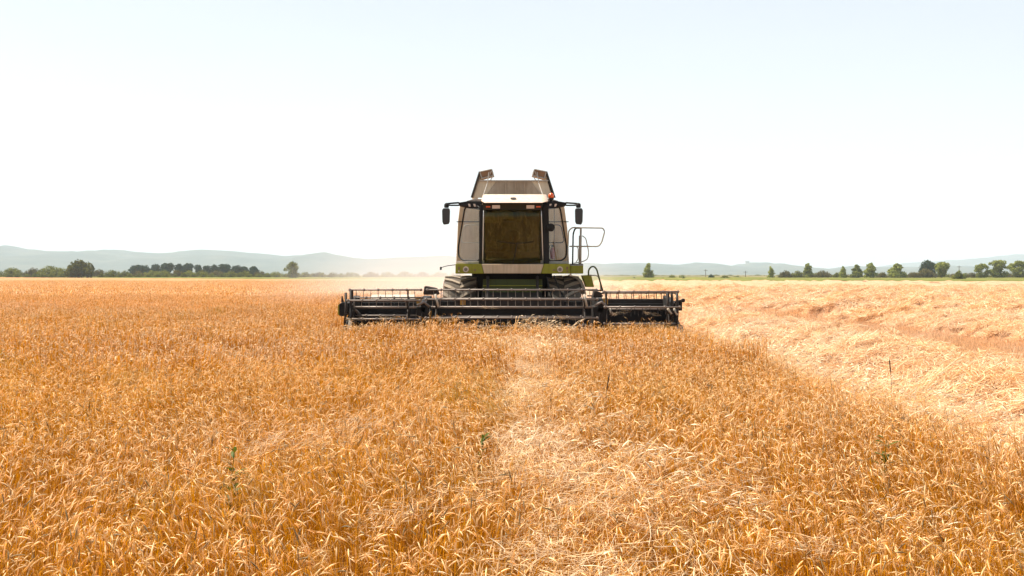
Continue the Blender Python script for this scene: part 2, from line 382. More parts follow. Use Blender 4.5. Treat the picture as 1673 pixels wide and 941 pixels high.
M['hill'] = ground_mat('hill_cover', [(.030,.050,.040), (.065,.080,.062), (.13,.125,.09)], .006, (1, 1, 1), 2)

# ------------------------------------------------------------------ ground, verge, hills
def grid(xs, ys, zf):
    X, Y = np.meshgrid(xs, ys); Z = zf(X, Y)
    V = np.stack([X.ravel(), Y.ravel(), Z.ravel()], 1)
    nx, ny = len(xs), len(ys)
    i = (np.arange(ny-1)[:, None]*nx + np.arange(nx-1)[None]).ravel()
    return V, np.stack([i, i+1, i+1+nx, i+nx], 1)
EX = [-420, -214, -60, 0, 33, 125, 260]; ED = [520, 470, 290, 290, 290, 235, 190]
def edge(x): return np.interp(x, EX, ED)

V, F = grid(np.linspace(-9000, 9000, 41), np.concatenate([[-60], np.linspace(0, 9500, 40)]), lambda X, Y: 0*X - .012)
tag(obj_of('ground', np_mesh('ground', V, F, [M['plain']])), kind='structure')
V, F = grid(np.linspace(-420, 260, 171), np.linspace(0, 1, 30), lambda X, Y: 0*X)
V[:, 1] = edge(V[:, 0])*0 + (edge(V[:, 0]) - 6) + V[:, 1]*(330 - 0) ; V[:, 2] = .45*np.clip(np.linspace(0, 1, 30).repeat(171)*4, 0, 1) + .25*fbm(V[:, 0]*.08, V[:, 1]*.05, 3, 5)
tag(obj_of('grass_verge', np_mesh('grass_verge', V, F, [M['verge']])), kind='structure')
V, F = grid(np.linspace(-420, 260, 171), np.concatenate([[-6], np.linspace(0, 1, 30)]), lambda X, Y: 0*X)
V[:, 1] = np.where(V[:, 1] < 0, -12, V[:, 1]*edge(V[:, 0]))
tag(obj_of('field_soil', np_mesh('field_soil', V, F, [M['soil']])), kind='structure')

def ridge(name, pts, D, depth, rough, seed):
    px = np.array([p[0] for p in pts], float); py = np.array([p[1] for p in pts], float)
    xs = np.linspace(gx(px[0], D), gx(px[-1], D), 260); t = np.linspace(0, 1, 26)
    top = np.interp(xs, gx(px, D), CAMH - (py - HORIZ)*D/FPX)
    n = fbm(xs/260, xs*0 + 3.3, 4, seed) - .5
    top = np.maximum(top + n*rough, 3)
    T, XX = np.meshgrid(t, xs, indexing='ij'); TOP = np.tile(top, (len(t), 1))
    prof = np.where(T < .7, np.sin(T/.7*math.pi/2)**1.3, np.cos((T-.7)/.3*math.pi/2))
    Y = D + (T - .7)*depth
    sc = Y / D
    Z = TOP*prof*(1 - .22*np.clip(1 - np.abs(T-.7)*3, 0, 1)*0) + (fbm(XX/320, Y/320, 5, seed+9) - .5)*TOP*.55*np.sin(np.clip(T, 0, 1)*math.pi)*(np.abs(T-.7) > .04)
    Z[-1] = -1; Z[0] = -1
    V = np.stack([XX.ravel(), Y.ravel(), Z.ravel()], 1); nx = len(xs); i = (np.arange(len(t)-1)[:, None]*nx + np.arange(nx-1)[None]).ravel()
    o = obj_of(name, np_mesh(name, V, np.stack([i, i+1, i+1+nx, i+nx], 1), [M['hill']])); o.data.shade_smooth()
    return tag(o, kind='structure')
ridge('hills', [(-250,398),(-120,400),(0,404),(30,407),(60,411),(100,411),(120,413),(150,410),(185,411),(210,414),(232,419),(250,424),(290,432),(340,440),(400,446)], 5600, 2600, 9, 1)
ridge('hills', [(140,440),(190,428),(225,420),(250,416),(290,413),(315,409),(335,408),(380,410),(410,413),(440,415),(480,420),(510,421),(545,418),(560,420),(600,424),(640,424),(690,422),(730,421),(800,425),(900,430),(980,433),(1010,431),(1045,430),(1070,432),(1100,434),(1125,430),(1150,432),(1175,436),(1200,436),(1214,431),(1240,431),(1262,437),(1290,438),(1340,442),(1400,446)], 6000, 2600, 7, 2)
ridge('hills', [(1290,447),(1340,441),(1385,436),(1400,434),(1420,436),(1500,436),(1550,434),(1590,437),(1640,440),(1700,438),(1800,430),(1950,425)], 5400, 2000, 6, 3)
ridge('hills', [(1340,446),(1420,438),(1480,430),(1560,425),(1620,421),(1673,416),(1760,410),(1900,402)], 8600, 2600, 12, 4)
# small tower on the hilltop
tw = MB(); c = P3(1221, 431, 5980); 
tw.box((c.x-9, c.y-9, c.z-14), (c.x+9, c.y+9, c.z+13)); tw.box((c.x+9.2, c.y-7, c.z-14), (c.x+38, c.y+8, c.z+1)); tw.box((c.x-11, c.y-11, c.z+13.2), (c.x+11, c.y+11, c.z+15))
tag(tw.build('hilltop_tower', M['stone']), 'tiny grey tower standing on the crest of the far hill on the right', 'tower')

# ------------------------------------------------------------------ barley, stubble, straw: tiles + scatter
def curves(base, dirs, h, hook, nst, lean, hooklen, nhk):
    """stem centre lines with a nodding end. returns pts (N,K,3), tangent-ish end dir"""
    n = len(base); T = np.linspace(0, 1, nst)
    L = lean[:, None]*T[None]**1.8*h[:, None]
    x = base[:, 0:1] + dirs[:, 0:1]*L; y = base[:, 1:2] + dirs[:, 1:2]*L; z = T[None]*h[:, None]*np.sqrt(np.clip(1 - (lean[:, None]*.75)**2, .12, 1))
    pts = np.stack([x, y, z], 2)
    # end tangent
    t0 = pts[:, -1] - pts[:, -2]; t0 /= np.linalg.norm(t0, axis=1, keepdims=True)
    elev = np.arctan2(t0[:, 2], t0[:, 0]*dirs[:, 0] + t0[:, 1]*dirs[:, 1])
    cur = pts[:, -1]; out = []
    for k in range(1, nhk+1):
        e = elev - hook*(k/nhk)
        st = hooklen[:, None]/nhk
        d = np.stack([dirs[:, 0]*np.cos(e), dirs[:, 1]*np.cos(e), np.sin(e)], 1)
        cur = cur + d*st; out.append(cur)
    return pts, np.stack(out, 1), d
class TB:
    def __init__(s): s.V = []; s.Q = []; s.T = []; s.A = []; s.n = 0
    def ribbon(s, pts, side, wd, part, rnd, hgt):
        n, K, _ = pts.shape; wd = np.asarray(wd)
        if wd.ndim == 1: wd = np.tile(wd, (n, 1))
        a = pts - side[:, None]*wd[..., None]/2; b = pts + side[:, None]*wd[..., None]/2
        V = np.stack([a, b], 2).reshape(-1, 3)
        i = (np.arange(n)[:, None]*K*2 + np.arange(K-1)[None]*2).ravel() + s.n
        s.Q.append(np.stack([i, i+1, i+3, i+2], 1)); s.V.append(V); s.n += len(V)
        A = np.zeros((n, K, 2, 4)); A[..., 0] = np.asarray(part)[None, :, None] if np.ndim(part) == 1 else part
        A[..., 1] = rnd[:, None, None]; A[..., 2] = np.asarray(hgt)[None, :, None] if np.ndim(hgt) == 1 else hgt; A[..., 3] = 1
        s.A.append(A.reshape(-1, 4))
    def prism(s, pts, u, v, wd, part, rnd, hgt, m=3):
        n, K, _ = pts.shape; ang = np.arange(m)*2*math.pi/m
        ring = (np.cos(ang)[None, None, :, None]*u[:, None, None] + np.sin(ang)[None, None, :, None]*v[:, None, None])
        V = (pts[:, :, None] + ring*np.asarray(wd)[None, :, None, None]/2).reshape(-1, 3)
        b = np.arange(n)[:, None, None]*K*m + np.arange(K-1)[None, :, None]*m; k = np.arange(m)[None, None]
        q = np.stack([b + k, b + (k+1) % m, b + m + (k+1) % m, b + m + k], -1).reshape(-1, 4) + s.n
        s.Q.append(q); s.V.append(V); s.n += len(V)
        A = np.zeros((n, K, m, 4)); A[..., 0] = part; A[..., 1] = rnd[:, None, None]; A[..., 2] = hgt; A[..., 3] = 1; s.A.append(A.reshape(-1, 4))
    def tri(s, p0, p1, side, wd, part, rnd):
        n = len(p0); V = np.stack([p0 - side*wd/2, p0 + side*wd/2, p1], 1).reshape(-1, 3)
        s.T.append(np.arange(n*3).reshape(-1, 3) + s.n); s.V.append(V); s.n += len(V)
        A = np.zeros((n, 3, 4)); A[..., 0] = part; A[..., 1] = rnd[:, None]; A[..., 2] = 1; A[..., 3] = 1; s.A.append(A.reshape(-1, 4))
    def mesh(s, name, mat):
        me = np_mesh(name, np.concatenate(s.V), [np.concatenate(s.Q)] + ([np.concatenate(s.T)] if s.T else []), [mat], np.concatenate(s.A))
        return me
def unit(a): return a / np.maximum(np.linalg.norm(a, axis=-1, keepdims=True), 1e-9)

def barley_tile(size, n, lod, hmean=.76, leanm=.10, lodged=False, wid=1.0, mat='barley', seed=0, dirbias=None):
    r = np.random.default_rng(100 + seed); tb = TB()
    base = np.stack([r.uniform(-size/2, size/2, n), r.uniform(-size/2, size/2, n), np.zeros(n)], 1)
    if lodged: ph = r.normal(0, .7, n)
    else: ph = r.uniform(-math.pi, math.pi, n)
    dirs = np.stack([np.cos(ph), np.sin(ph)], 1)
    h = np.clip(r.normal(hmean, hmean*.11, n), .3, 1.1)
    lean = np.abs(r.normal(leanm, leanm*.6, n)) if not lodged else np.clip(r.normal(.95, .25, n), .35, 1.3)
    hook = np.clip(r.normal(2.1, .55, n), .6, 3.0) if not lodged else r.normal(.5, .4, n)
    hooklen = r.uniform(.028, .055, n)
    nst = {0: 5, 1: 3, 2: 2}[lod]; nhk = {0: 4, 1: 3, 2: 1}[lod]
    st, hk, dend = curves(base, dirs, h - .05, hook, nst, lean, hooklen, nhk)
    rnd = r.uniform(0, 1, n)
    rv = unit(r.normal(size=(n, 3))); side = unit(np.cross(dend*.3 + np.array([0, 0, 1.]), rv))
    side[:, 2] *= .3; side = unit(side)
    full = np.concatenate([st, hk], 1); K = full.shape[1]
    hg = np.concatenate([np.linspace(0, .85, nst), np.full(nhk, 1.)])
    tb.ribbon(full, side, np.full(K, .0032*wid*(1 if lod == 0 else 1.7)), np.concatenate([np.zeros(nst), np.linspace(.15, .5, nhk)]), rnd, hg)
    # ear
    el = r.uniform(.038, .068, n)*(1.15 if lodged else 1)
    e0 = hk[:, -1]; drop = unit(dend + np.array([0, 0, -.25]))
    ke = {0: 5, 1: 3, 2: 2}[lod]
    te = np.linspace(0, 1, ke); ear = e0[:, None] + (dend[:, None]*(1-te[None, :, None]) + drop[:, None]*te[None, :, None])*el[:, None, None]*te[None, :, None]
    u = unit(np.cross(dend, side + .01)); v = unit(np.cross(dend, u))
    if lod == 0: tb.prism(ear, u, v, np.array([.003, .0075, .008, .006, .002])*wid, 1., rnd, 1., 4)
    elif lod == 1: tb.prism(ear, u, v, np.array([.005, .011, .004])*wid, 1., rnd, 1., 3)
    else:
        tb.ribbon(ear, v, np.array([.016, .012])*wid, 1., rnd, 1.)
    # awns
    na = {0: 8, 1: 3, 2: 1}[lod]
    for k in range(na):
        t = r.uniform(.1, 1, n)[:, None]; p0 = e0 + dend*el[:, None]*t
        dd = unit(dend + r.normal(0, .28, (n, 3)) + drop*.2)
        tb.tri(p0, p0 + dd*r.uniform(.03, .09, n)[:, None], v, .0013*wid*(1 if lod == 0 else (2.2 if lod == 1 else 4)), .35, rnd)
    # dry leaves
    if lod < 2:
        nl = n if lod == 0 else n//2
        for rep in range(1):
            idx = r.permutation(n)[:nl]; t = r.uniform(.35, .9, nl)
            f = t*(nst-1); i0 = np.minimum(f.astype(int), nst-2); fr = (f - i0)[:, None]
            p = st[idx, i0]*(1-fr) + st[idx, i0+1]*fr
            a = r.uniform(-math.pi, math.pi, nl); dl = np.stack([np.cos(a), np.sin(a)], 1); ll = r.uniform(.06, .15, nl)
            tt = np.linspace(0, 1, 4); up = r.uniform(.2, 1.1, nl)[:, None]
            lp = np.stack([p[:, 0:1] + dl[:, 0:1]*ll[:, None]*tt, p[:, 1:2] + dl[:, 1:2]*ll[:, None]*tt, p[:, 2:3] + ll[:, None]*(up*tt - 1.5*tt**2)], 2)
            sd = np.stack([-dl[:, 1], dl[:, 0], r.normal(0, .4, nl)], 1); sd = unit(sd)
            tb.ribbon(lp, sd, np.array([.003, .0048, .004, .001])*wid, .12, r.uniform(0, 1, nl), .8)
    return tb.mesh('barley_tile', M[mat])

def straw_tile(size, n, wid, seed, zspread=.10, lmin=.15, lmax=.5, bias=(0.37, 1), spread=.9, curl=.5, mat='straw', upright=0, uph=.16):
    r = np.random.default_rng(500 + seed); tb = TB(); K = 4
    b0 = math.atan2(bias[1], bias[0]); ph = b0 + r.normal(0, spread, n); ph += (r.uniform(size=n) < .5)*math.pi
    c = np.stack([r.uniform(-size/2, size/2, n), r.uniform(-size/2, size/2, n), r.uniform(-.02, zspread, n)], 1)
    L = r.uniform(lmin, lmax, n); tt = np.linspace(-.5, .5, K)
    pit = r.normal(0, .28, n); bend = r.normal(0, curl, n)
    d = np.stack([np.cos(ph)*np.cos(pit), np.sin(ph)*np.cos(pit), np.sin(pit)], 1); nrm = np.stack([-np.sin(ph), np.cos(ph), r.normal(0, .6, n)], 1)
    pts = c[:, None] + d[:, None]*(L[:, None]*tt[None])[..., None] + nrm[:, None]*((tt**2)[None]*(L*bend)[:, None])[..., None]
    side = unit(np.cross(d, unit(r.normal(size=(n, 3)) + np.array([0, 0, 1.2]))))
    tb.ribbon(pts, side, np.array([.005, .006, .006, .004])*wid, r.uniform(0, 1, n)[:, None, None]*np.ones((1, K, 2)), r.uniform(0, 1, n), .6)
    if upright:
        p = np.stack([r.uniform(-size/2, size/2, upright), r.uniform(-size/2, size/2, upright), np.zeros(upright)], 1)
        q = p + np.stack([r.normal(0, .03, upright), r.normal(0, .03, upright), r.uniform(uph*.5, uph*1.2, upright)], 1)
        a = r.uniform(-math.pi, math.pi, upright); sd = np.stack([np.cos(a), np.sin(a), 0*a], 1)
        tb.ribbon(np.stack([p, q], 1), sd, np.array([.006, .006])*wid, .2, r.uniform(0, 1, upright), np.array([0., 1.]))
    return tb.mesh('straw_tile', M[mat])

def scatter(name, tiles, pts, idx, rotz, scl, normals=None):
    """one object: points carrying tiles (geometry nodes)"""
    c = bpy.data.collections.new(name + '_tiles')
    for i, me in enumerate(tiles):
        c.objects.link(bpy.data.objects.new('%s_tile_%02d' % (name, i), me))
    me = bpy.data.meshes.new(name); me.vertices.add(len(pts)); me.vertices.foreach_set('co', np.asarray(pts, np.float32).ravel())
    a = me.attributes.new('idx', 'INT', 'POINT'); a.data.foreach_set('value', np.asarray(idx, np.int32))
    rot = np.zeros((len(pts), 3), np.float32); rot[:, 2] = rotz
    if normals is not None: rot[:, 0] = normals[:, 0]; rot[:, 1] = normals[:, 1]
    a = me.attributes.new('rot', 'FLOAT_VECTOR', 'POINT'); a.data.foreach_set('vector', rot.ravel())
    a = me.attributes.new('scl', 'FLOAT_VECTOR', 'POINT'); a.data.foreach_set('vector', np.asarray(scl, np.float32).ravel())
    o = obj_of(name, me)
    g = bpy.data.node_groups.new(name + '_nodes', 'GeometryNodeTree')
    g.interface.new_socket('Geometry', in_out='INPUT', socket_type='NodeSocketGeometry'); g.interface.new_socket('Geometry', in_out='OUTPUT', socket_type='NodeSocketGeometry')
    gi = g.nodes.new('NodeGroupInput'); go = g.nodes.new('NodeGroupOutput')
    ci = g.nodes.new('GeometryNodeCollectionInfo'); ci.inputs[0].default_value = c; ci.inputs['Separate Children'].default_value = True; ci.inputs['Reset Children'].default_value = True
    ip = g.nodes.new('GeometryNodeInstanceOnPoints'); ip.inputs['Pick Instance'].default_value = True
    def na(nm, t):
        n = g.nodes.new('GeometryNodeInputNamedAttribute'); n.data_type = t; n.inputs[0].default_value = nm; return n.outputs[0]
    e2r = g.nodes.new('FunctionNodeEulerToRotation')
    L = g.links.new
    L(gi.outputs[0], ip.inputs['Points']); L(ci.outputs[0], ip.inputs['Instance']); L(na('idx', 'INT'), ip.inputs['Instance Index'])
    L(na('rot', 'FLOAT_VECTOR'), e2r.inputs[0]); L(e2r.outputs[0], ip.inputs['Rotation']); L(na('scl', 'FLOAT_VECTOR'), ip.inputs['Scale'])
    L(ip.outputs[0], go.inputs[0])
    md = o.modifiers.new('scatter', 'NODES'); md.node_group = g
    return o

YH = 24.95        # the uncut crop ends here, in front of the header
XE = 3.90         # right edge of the standing crop
def standing(x, y):
    return (y < edge(x) - 2) & (((y < YH) & (x < XE + .12*np.sin(y*1.3))) | (x < -3.85 + .1*np.sin(y)))
def jgrid(size, y0, y1, m, ja, half=.46):
    ys = np.arange(y0 + size/2, y1, size); P = []
    for y in ys:
        hw = half*y + m; xs = np.arange(-hw, hw, size); P.append(np.stack([xs, np.full(len(xs), y)], 1))
    P = np.concatenate(P); return P + rng.uniform(-ja, ja, P.shape)*size

tiles = []
for k in range(8): tiles.append(barley_tile(.5, 135, 0, seed=k, wid=.85))                       # 0-7  near
for k in range(5): tiles.append(barley_tile(1.5, 780, 1, mat='barley_mid', wid=1.1, seed=20+k))        # 8-12 middle
for k in range(4): tiles.append(barley_tile(4, 1700, 2, mat='barley_far', wid=3.2, seed=40+k, hmean=.78))      # 13-16 far
for k in range(5): tiles.append(barley_tile(.7, 75, 0, lodged=True, hmean=.60, wid=1.05, mat='lodged', seed=60+k))   # 17-21 lodged near
for k in range(3): tiles.append(barley_tile(1.2, 150, 1, lodged=True, hmean=.60, wid=1.4, mat='lodged', seed=80+k))  # 22-24 lodged mid
for k in range(4): tiles.append(straw_tile(.55, 85, .42, 90+k, .12, .08, .28, bias=(1, .15), spread=.5, curl=.8, mat='lodged'))   # 25-28 loose pale bundles on top of the crop
PP = []; II = []; RR = []; SS = []; NB = []
def tiltrot(P, rz, amp):
    lx = (fbm(P[:, 0]*.8, P[:, 1]*.5, 3, 61) - .5)*2*amp; ly = (fbm(P[:, 0]*.7, P[:, 1]*.5, 3, 67) - .5)*2*amp
    return np.stack([ly*np.cos(rz) - lx*np.sin(rz), -(lx*np.cos(rz) + ly*np.sin(rz))], 1)
def lodge_field(x, y):
    """how flattened the crop is: a ragged strip down the middle, patches in front, the right edge"""
    c = np.exp(-((x - .20 - .06*np.sin(y*.5) - .25*np.clip((9 - y)/4, 0, 1))/(.27 + .2*np.clip((9 - y)/4, 0, 1)))**2)*(y > 4)*(y < 24.5)
    n = vnoise(x*2.1, y*.8, 3)*.6 + .4*vnoise(x*1.1, y*.33, 5)
    s = c*(.13 + 1.3*n)
    s = np.maximum(s, (vnoise(x*1.3 + 7, y*1.0, 11) > .76)*.56*(y < 8)*(x > -1.2)*(x < 2.2))
    s = np.maximum(s, (vnoise(x*1.6 + 3, y*1.2, 19) > .90)*.52*(y < 12))
    s = np.maximum(s, np.exp(-((x - XE - .22)/.30)**2)*(.62 + .5*vnoise(x, y*.5, 8))*(y > 5))
    return s
def put(P, i0, ni, hs=.10, lo=0.2, z=0., base=1.0):
    n = len(P); PP.append(np.stack([P[:, 0], P[:, 1], np.full(n, z)], 1)); II.append(rng.integers(i0, i0+ni, n)); RR.append(rng.uniform(-math.pi, math.pi, n))
    lf = lodge_field(P[:, 0], P[:, 1]); hz = base*(1 - hs/2 + hs*fbm(P[:, 0]*.35, P[:, 1]*.22, 3, 4) - lo*np.clip(lf - .3, 0, 1)*(P[:, 0] < 2.6) - .16*np.clip(vnoise(P[:, 0]*1.7, P[:, 1]*.06, 83) - .55, 0, 1))
    hz = hz*(1 + .05*np.sin(P[:, 0]*2*math.pi/1.45)*0)
    SS.append(np.stack([np.ones(n), np.ones(n), hz*rng.uniform(.93, 1.05, n)], 1)); NB.append(tiltrot(P, RR[-1], .6 if i0 == 0 else (.36 if i0 == 8 else 0)))
P = jgrid(.5, 3.0, 15, 1.6, .12); P = P[standing(P[:, 0] + .12, P[:, 1])]; P = P[(lodge_field(P[:, 0], P[:, 1]) < .75) | (P[:, 0] > 2.6) | (rng.uniform(size=len(P)) < .5)]; put(P, 0, 8, .24, .3)
P = jgrid(1.5, 15, 62, 2.5, .06); P = P[standing(P[:, 0] + .45, P[:, 1] + .3)]; put(P, 8, 5, .26, .25)
P = jgrid(.75, 15, 25, 0, .05); P = P[(P[:, 1] < YH - .2) & (P[:, 0] > XE - 1.6) & (P[:, 0] < XE - .05)]; put(P, 0, 8)
P = jgrid(4, 62, 200, 8, .05); P = P[standing(P[:, 0] + 1.2, P[:, 1])]; put(P, 13, 4, .10)
P = jgrid(.5, 24.1, 24.9, 0, .3); P = P[(P[:, 0] > -3.6) & (P[:, 0] < 3.55) & (vnoise(P[:, 0]*1.3, P[:, 1], 77) > .35)]; put(P, 0, 8, .2, 0, base=1.03)
# lodged overlays
P = jgrid(.55, 3.6, 13, 1.0, .3); lf = lodge_field(P[:, 0], P[:, 1]) + rng.uniform(-.22, .12, len(P)); P = P[(lf > .45) & (P[:, 0] < XE + .6) & ((P[:, 0] < 2.8) | (P[:, 0] > XE - .12))]
n = len(P); PP.append(np.stack([P[:, 0], P[:, 1], np.where(P[:, 0] > XE, rng.uniform(.12, .34, n), rng.uniform(.18, .40, n))], 1)); II.append(rng.integers(17, 22, n))
RR.append((vnoise(P[:, 0]*.7, P[:, 1]*.6, 21) - .5)*5.0 + rng.normal(0, .35, n) - .2); SS.append(np.stack([np.ones(n), np.ones(n), rng.uniform(.8, 1.15, n)], 1)); NB.append(rng.normal(0, .12, (n, 2)))
P = jgrid(.85, 12, 24.6, 1.0, .3); lf = lodge_field(P[:, 0], P[:, 1]) + rng.uniform(-.25, .12, len(P)); P = P[(lf > .45) & (P[:, 0] < XE + .6) & ((P[:, 0] < 2.8) | (P[:, 0] > XE - .12))]
n = len(P); PP.append(np.stack([P[:, 0], P[:, 1], np.where(P[:, 0] > XE, rng.uniform(.12, .34, n), rng.uniform(.22, .42, n))], 1)); II.append(rng.integers(22, 25, n))
RR.append((vnoise(P[:, 0]*.7, P[:, 1]*.5, 21) - .5)*5.0 + rng.normal(0, .35, n) - .2); SS.append(np.stack([np.ones(n), np.ones(n), rng.uniform(.8, 1.15, n)], 1)); NB.append(rng.normal(0, .12, (n, 2)))
P = np.concatenate([jgrid(.42, 3.8, 24.5, 1.0, .45), jgrid(.42, 4.5, 24.5, -1.2, .45, .30)]); lf = lodge_field(P[:, 0], P[:, 1]) + rng.uniform(-.30, .10, len(P)); keep = (lf > .38) | (rng.uniform(size=len(P)) < np.where(P[:, 1] < 9, .022, .010))
P = P[keep & (P[:, 0] < XE + .75) & ((P[:, 0] < 2.8) | (P[:, 0] > XE - .12))]; n = len(P); out_ = P[:, 0] > XE - .2
PP.append(np.stack([P[:, 0], P[:, 1], np.where(out_, rng.uniform(.50, .78, n) - .45*np.clip(P[:, 0] - XE, 0, 1), rng.uniform(.60, .74, n))], 1)); II.append(rng.integers(25, 29, n))
RR.append(np.where(out_, rng.normal(-.9, .5, n), (vnoise(P[:, 0]*1.1, P[:, 1]*.9, 23) - .5)*3.2 + rng.normal(0, .4, n))); q_ = rng.uniform(.55, 1.0, n); SS.append(np.stack([q_, q_, q_], 1)); NB.append(rng.normal(0, .2, (n, 2)))
tag(scatter('barley_crop', tiles, np.concatenate(PP), np.concatenate(II), np.concatenate(RR), np.concatenate(SS), np.concatenate(NB)),
    'ripe orange barley standing and partly lodged across the field', 'barley', kind='stuff')

# far canopy sheet, left of and behind the machine
ys = np.concatenate([np.linspace(40, 200, 120), np.linspace(203, 520, 90)]); xs = np.concatenate([np.linspace(-420, -62, 180), np.linspace(-60, -3.9, 120)])
V, F = grid(xs, ys, lambda X, Y: np.where(Y < 190, .50, .72) + .10*(fbm(X*.5, Y*.3, 3, 31) - .5) - 0)
ok = (V[:, 1] < edge(V[:, 0]) - 2); F = F[ok[F].all(1)]
tag(obj_of('barley_canopy', np_mesh('barley_canopy', V, F, [M['canopy']])), 'distant ripe barley reaching the hedges on the left', 'barley', kind='stuff')

# --- cut field: height of straw over the ground
ROWS = [0.1] + [7.4 + 7.35*k for k in range(0, 40)]
def cuth(X, Y):
    h = 0*X + .02
    k = np.round((X - 7.4)/7.35); k = np.maximum(k, 0); cx = 7.4 + 7.35*k + .14*(fbm(Y*.08, k*3.1 + 0*X, 2, 41) - .5)*2
    u = (X - cx)/1.5
    h = h + .44*np.exp(-np.abs(u)**4)*(.78 + .5*fbm(X*.5, Y*.3, 2, 43))
    u0 = (X - .1)/1.3; h = np.where(X < 3.7, .02 + .42*np.exp(-np.abs(u0)**3), h)
    # slanting clumps
    a = X*.94 - Y*.35; b = X*.35 + Y*.94
    cl = fbm(a*2.6, b*1.1, 3, 47); cl2 = fbm(a*4.5, b*1.6, 2, 49)
    k_ = np.clip(h/.4, 0, 1); amp = .05 + .42*k_
    return h + amp*(cl - .5) + (.05 + .20*k_)*(cl2 - .5)
def cutgrid(name, x0, x1, y0, y1, dx, dy, kind=None):
    V, F = grid(np.arange(x0, x1, dx), np.arange(y0, y1, dy), lambda X, Y: cuth(X, Y) - np.where(Y < 130, .05, 0))
    d = V[:, 1]; ok = (d < edge(V[:, 0]) + .5) & (((V[:, 0] > XE + .25)) | ((d > YH + 1.6) & (V[:, 0] > -3.8)))
    F = F[ok[F].all(1)]; return V, F
parts = [cutgrid('', 3.5, 34, 5, 60, .12, .16), cutgrid('', -4, 3.9, 24, 60, .12, .16), cutgrid('', -4, 75, 59.9, 140, .45, .8), cutgrid('', -4, 75, 139, 390, .9, 3.0), cutgrid('', 33.8, 75, 40, 60.5, .4, .6), cutgrid('', 74, 240, 120, 390, 1.2, 3)]
Vs = []; Fs = []; n = 0
for V, F in parts: Vs.append(V); Fs.append(F + n); n += len(V)
tag(obj_of('cut_field', np_mesh('cut_field', np.concatenate(Vs), np.concatenate(Fs), [M['cutbase']])), kind='structure')

stiles = [straw_tile(.7, 300, 1.5, k, .13, .12, .42) for k in range(5)]                         # 0-4 fluffy straw near
stiles += [straw_tile(.7, 110, 1.2, 10+k, .04, .06, .25, mat='stub', upright=230, uph=.15) for k in range(4)]  # 5-8 stubble near
stiles += [straw_tile(2.0, 900, 3.0, 20+k, .18, .25, .7) for k in range(4)]                      # 9-12 far straw
stiles += [straw_tile(2.0, 260, 2.6, 30+k, .05, .15, .4, mat='stub', upright=620, uph=.16) for k in range(3)]  # 13-15 far stubble
def cutpts(size, y0, y1, ja):
    P = jgrid(size, y0, y1, 3, ja, .48); x = P[:, 0]; y = P[:, 1]
    return P[(y < edge(x)) & ((x > XE + .15) | ((y > YH + 2) & (x > -3.7)))]
PP = []; II = []; RR = []; SS = []; NN = []
def putcut(P, a, na_, b, nb_, e, th=.22):
    h = cuth(P[:, 0], P[:, 1]); hx = (cuth(P[:, 0]+e, P[:, 1]) - cuth(P[:, 0]-e, P[:, 1]))/(2*e); hy = (cuth(P[:, 0], P[:, 1]+e) - cuth(P[:, 0], P[:, 1]-e))/(2*e)
    st = h > th; n = len(P)
    PP.append(np.stack([P[:, 0], P[:, 1], np.where(st, h, np.minimum(h, .04))], 1)); II.append(np.where(st, rng.integers(a, a+na_, n), rng.integers(b, b+nb_, n)))
    rz = rng.normal(0, .25, n) + (rng.uniform(size=n) < .5)*math.pi
    RR.append(rz); SS.append(np.ones((n, 3)))
    # tilt to the surface: rotate in local frame after z (euler XYZ applies x,y first) -> transform slope into local frame
    sx = np.clip(hx, -.7, .7); sy = np.clip(hy, -.7, .7)
    NN.append(np.stack([np.arctan(sy)*np.cos(rz) - np.arctan(sx)*np.sin(rz), -(np.arctan(sx)*np.cos(rz) + np.arctan(sy)*np.sin(rz))], 1))
putcut(cutpts(.55, 6, 42, .25), 0, 5, 5, 4, .3)
putcut(cutpts(1.7, 42, 130, .2), 9, 4, 13, 3, .7)
tag(scatter('straw_litter', stiles, np.concatenate(PP), np.concatenate(II), np.concatenate(RR), np.concatenate(SS), np.concatenate(NN)),
    'pale threshed straw lying in windrows over the cut stubble', 'straw', kind='stuff')

# ------------------------------------------------------------------ weeds in the crop
def weed(x, y, z0, h, label, nl=26, seed=0):
    r = np.random.default_rng(900 + seed); root = empty('green_weed', (x, y, 0)); tag(root, label, 'weed')
    tb = TB(); t = np.linspace(0, 1, 6); pts = np.stack([.04*t**2, .02*t, h*t], 1)[None]
    for a in (0, 1): tb.ribbon(pts, np.array([[1-a, a, 0.]]), np.linspace(.012, .005, 6), 0., np.array([.4]), t)
    tb_m = obj_of('stem', tb.mesh('stem', M['leaf'])); tb_m.parent = root
    tb = TB(); t0 = r.uniform(.35, 1, nl); p = np.stack([.04*t0**2, .02*t0, h*t0], 1); a = r.uniform(-math.pi, math.pi, nl); dl = np.stack([np.cos(a), np.sin(a)], 1); ll = r.uniform(.05, .11, nl); tt = np.linspace(0, 1, 4)
    lp = np.stack([p[:, 0:1] + dl[:, 0:1]*ll[:, None]*tt, p[:, 1:2] + dl[:, 1:2]*ll[:, None]*tt, p[:, 2:3] + ll[:, None]*(.9*tt - .5*tt**2)], 2)
    tb.ribbon(lp, unit(np.stack([-dl[:, 1], dl[:, 0], r.normal(0, .3, nl)], 1)), np.array([.008, .024, .02, .002]), .2, r.uniform(0, 1, nl), .9)
    lf = obj_of('leaves', tb.mesh('leaves', M['leaf'])); lf.parent = root
weed(gx(370, 6.6), 6.6, 0, .92, 'dark green leafy weed rising from the barley at lower left', 40, 1)
weed(gx(1440, 7.6), 7.6, 0, .84, 'low green weed tangled in the barley at lower right', 40, 2)
weed(gx(780, 8.1), 8.1, 0, .80, 'faint green weed beside the flattened strip in the middle of the barley', 26, 3)
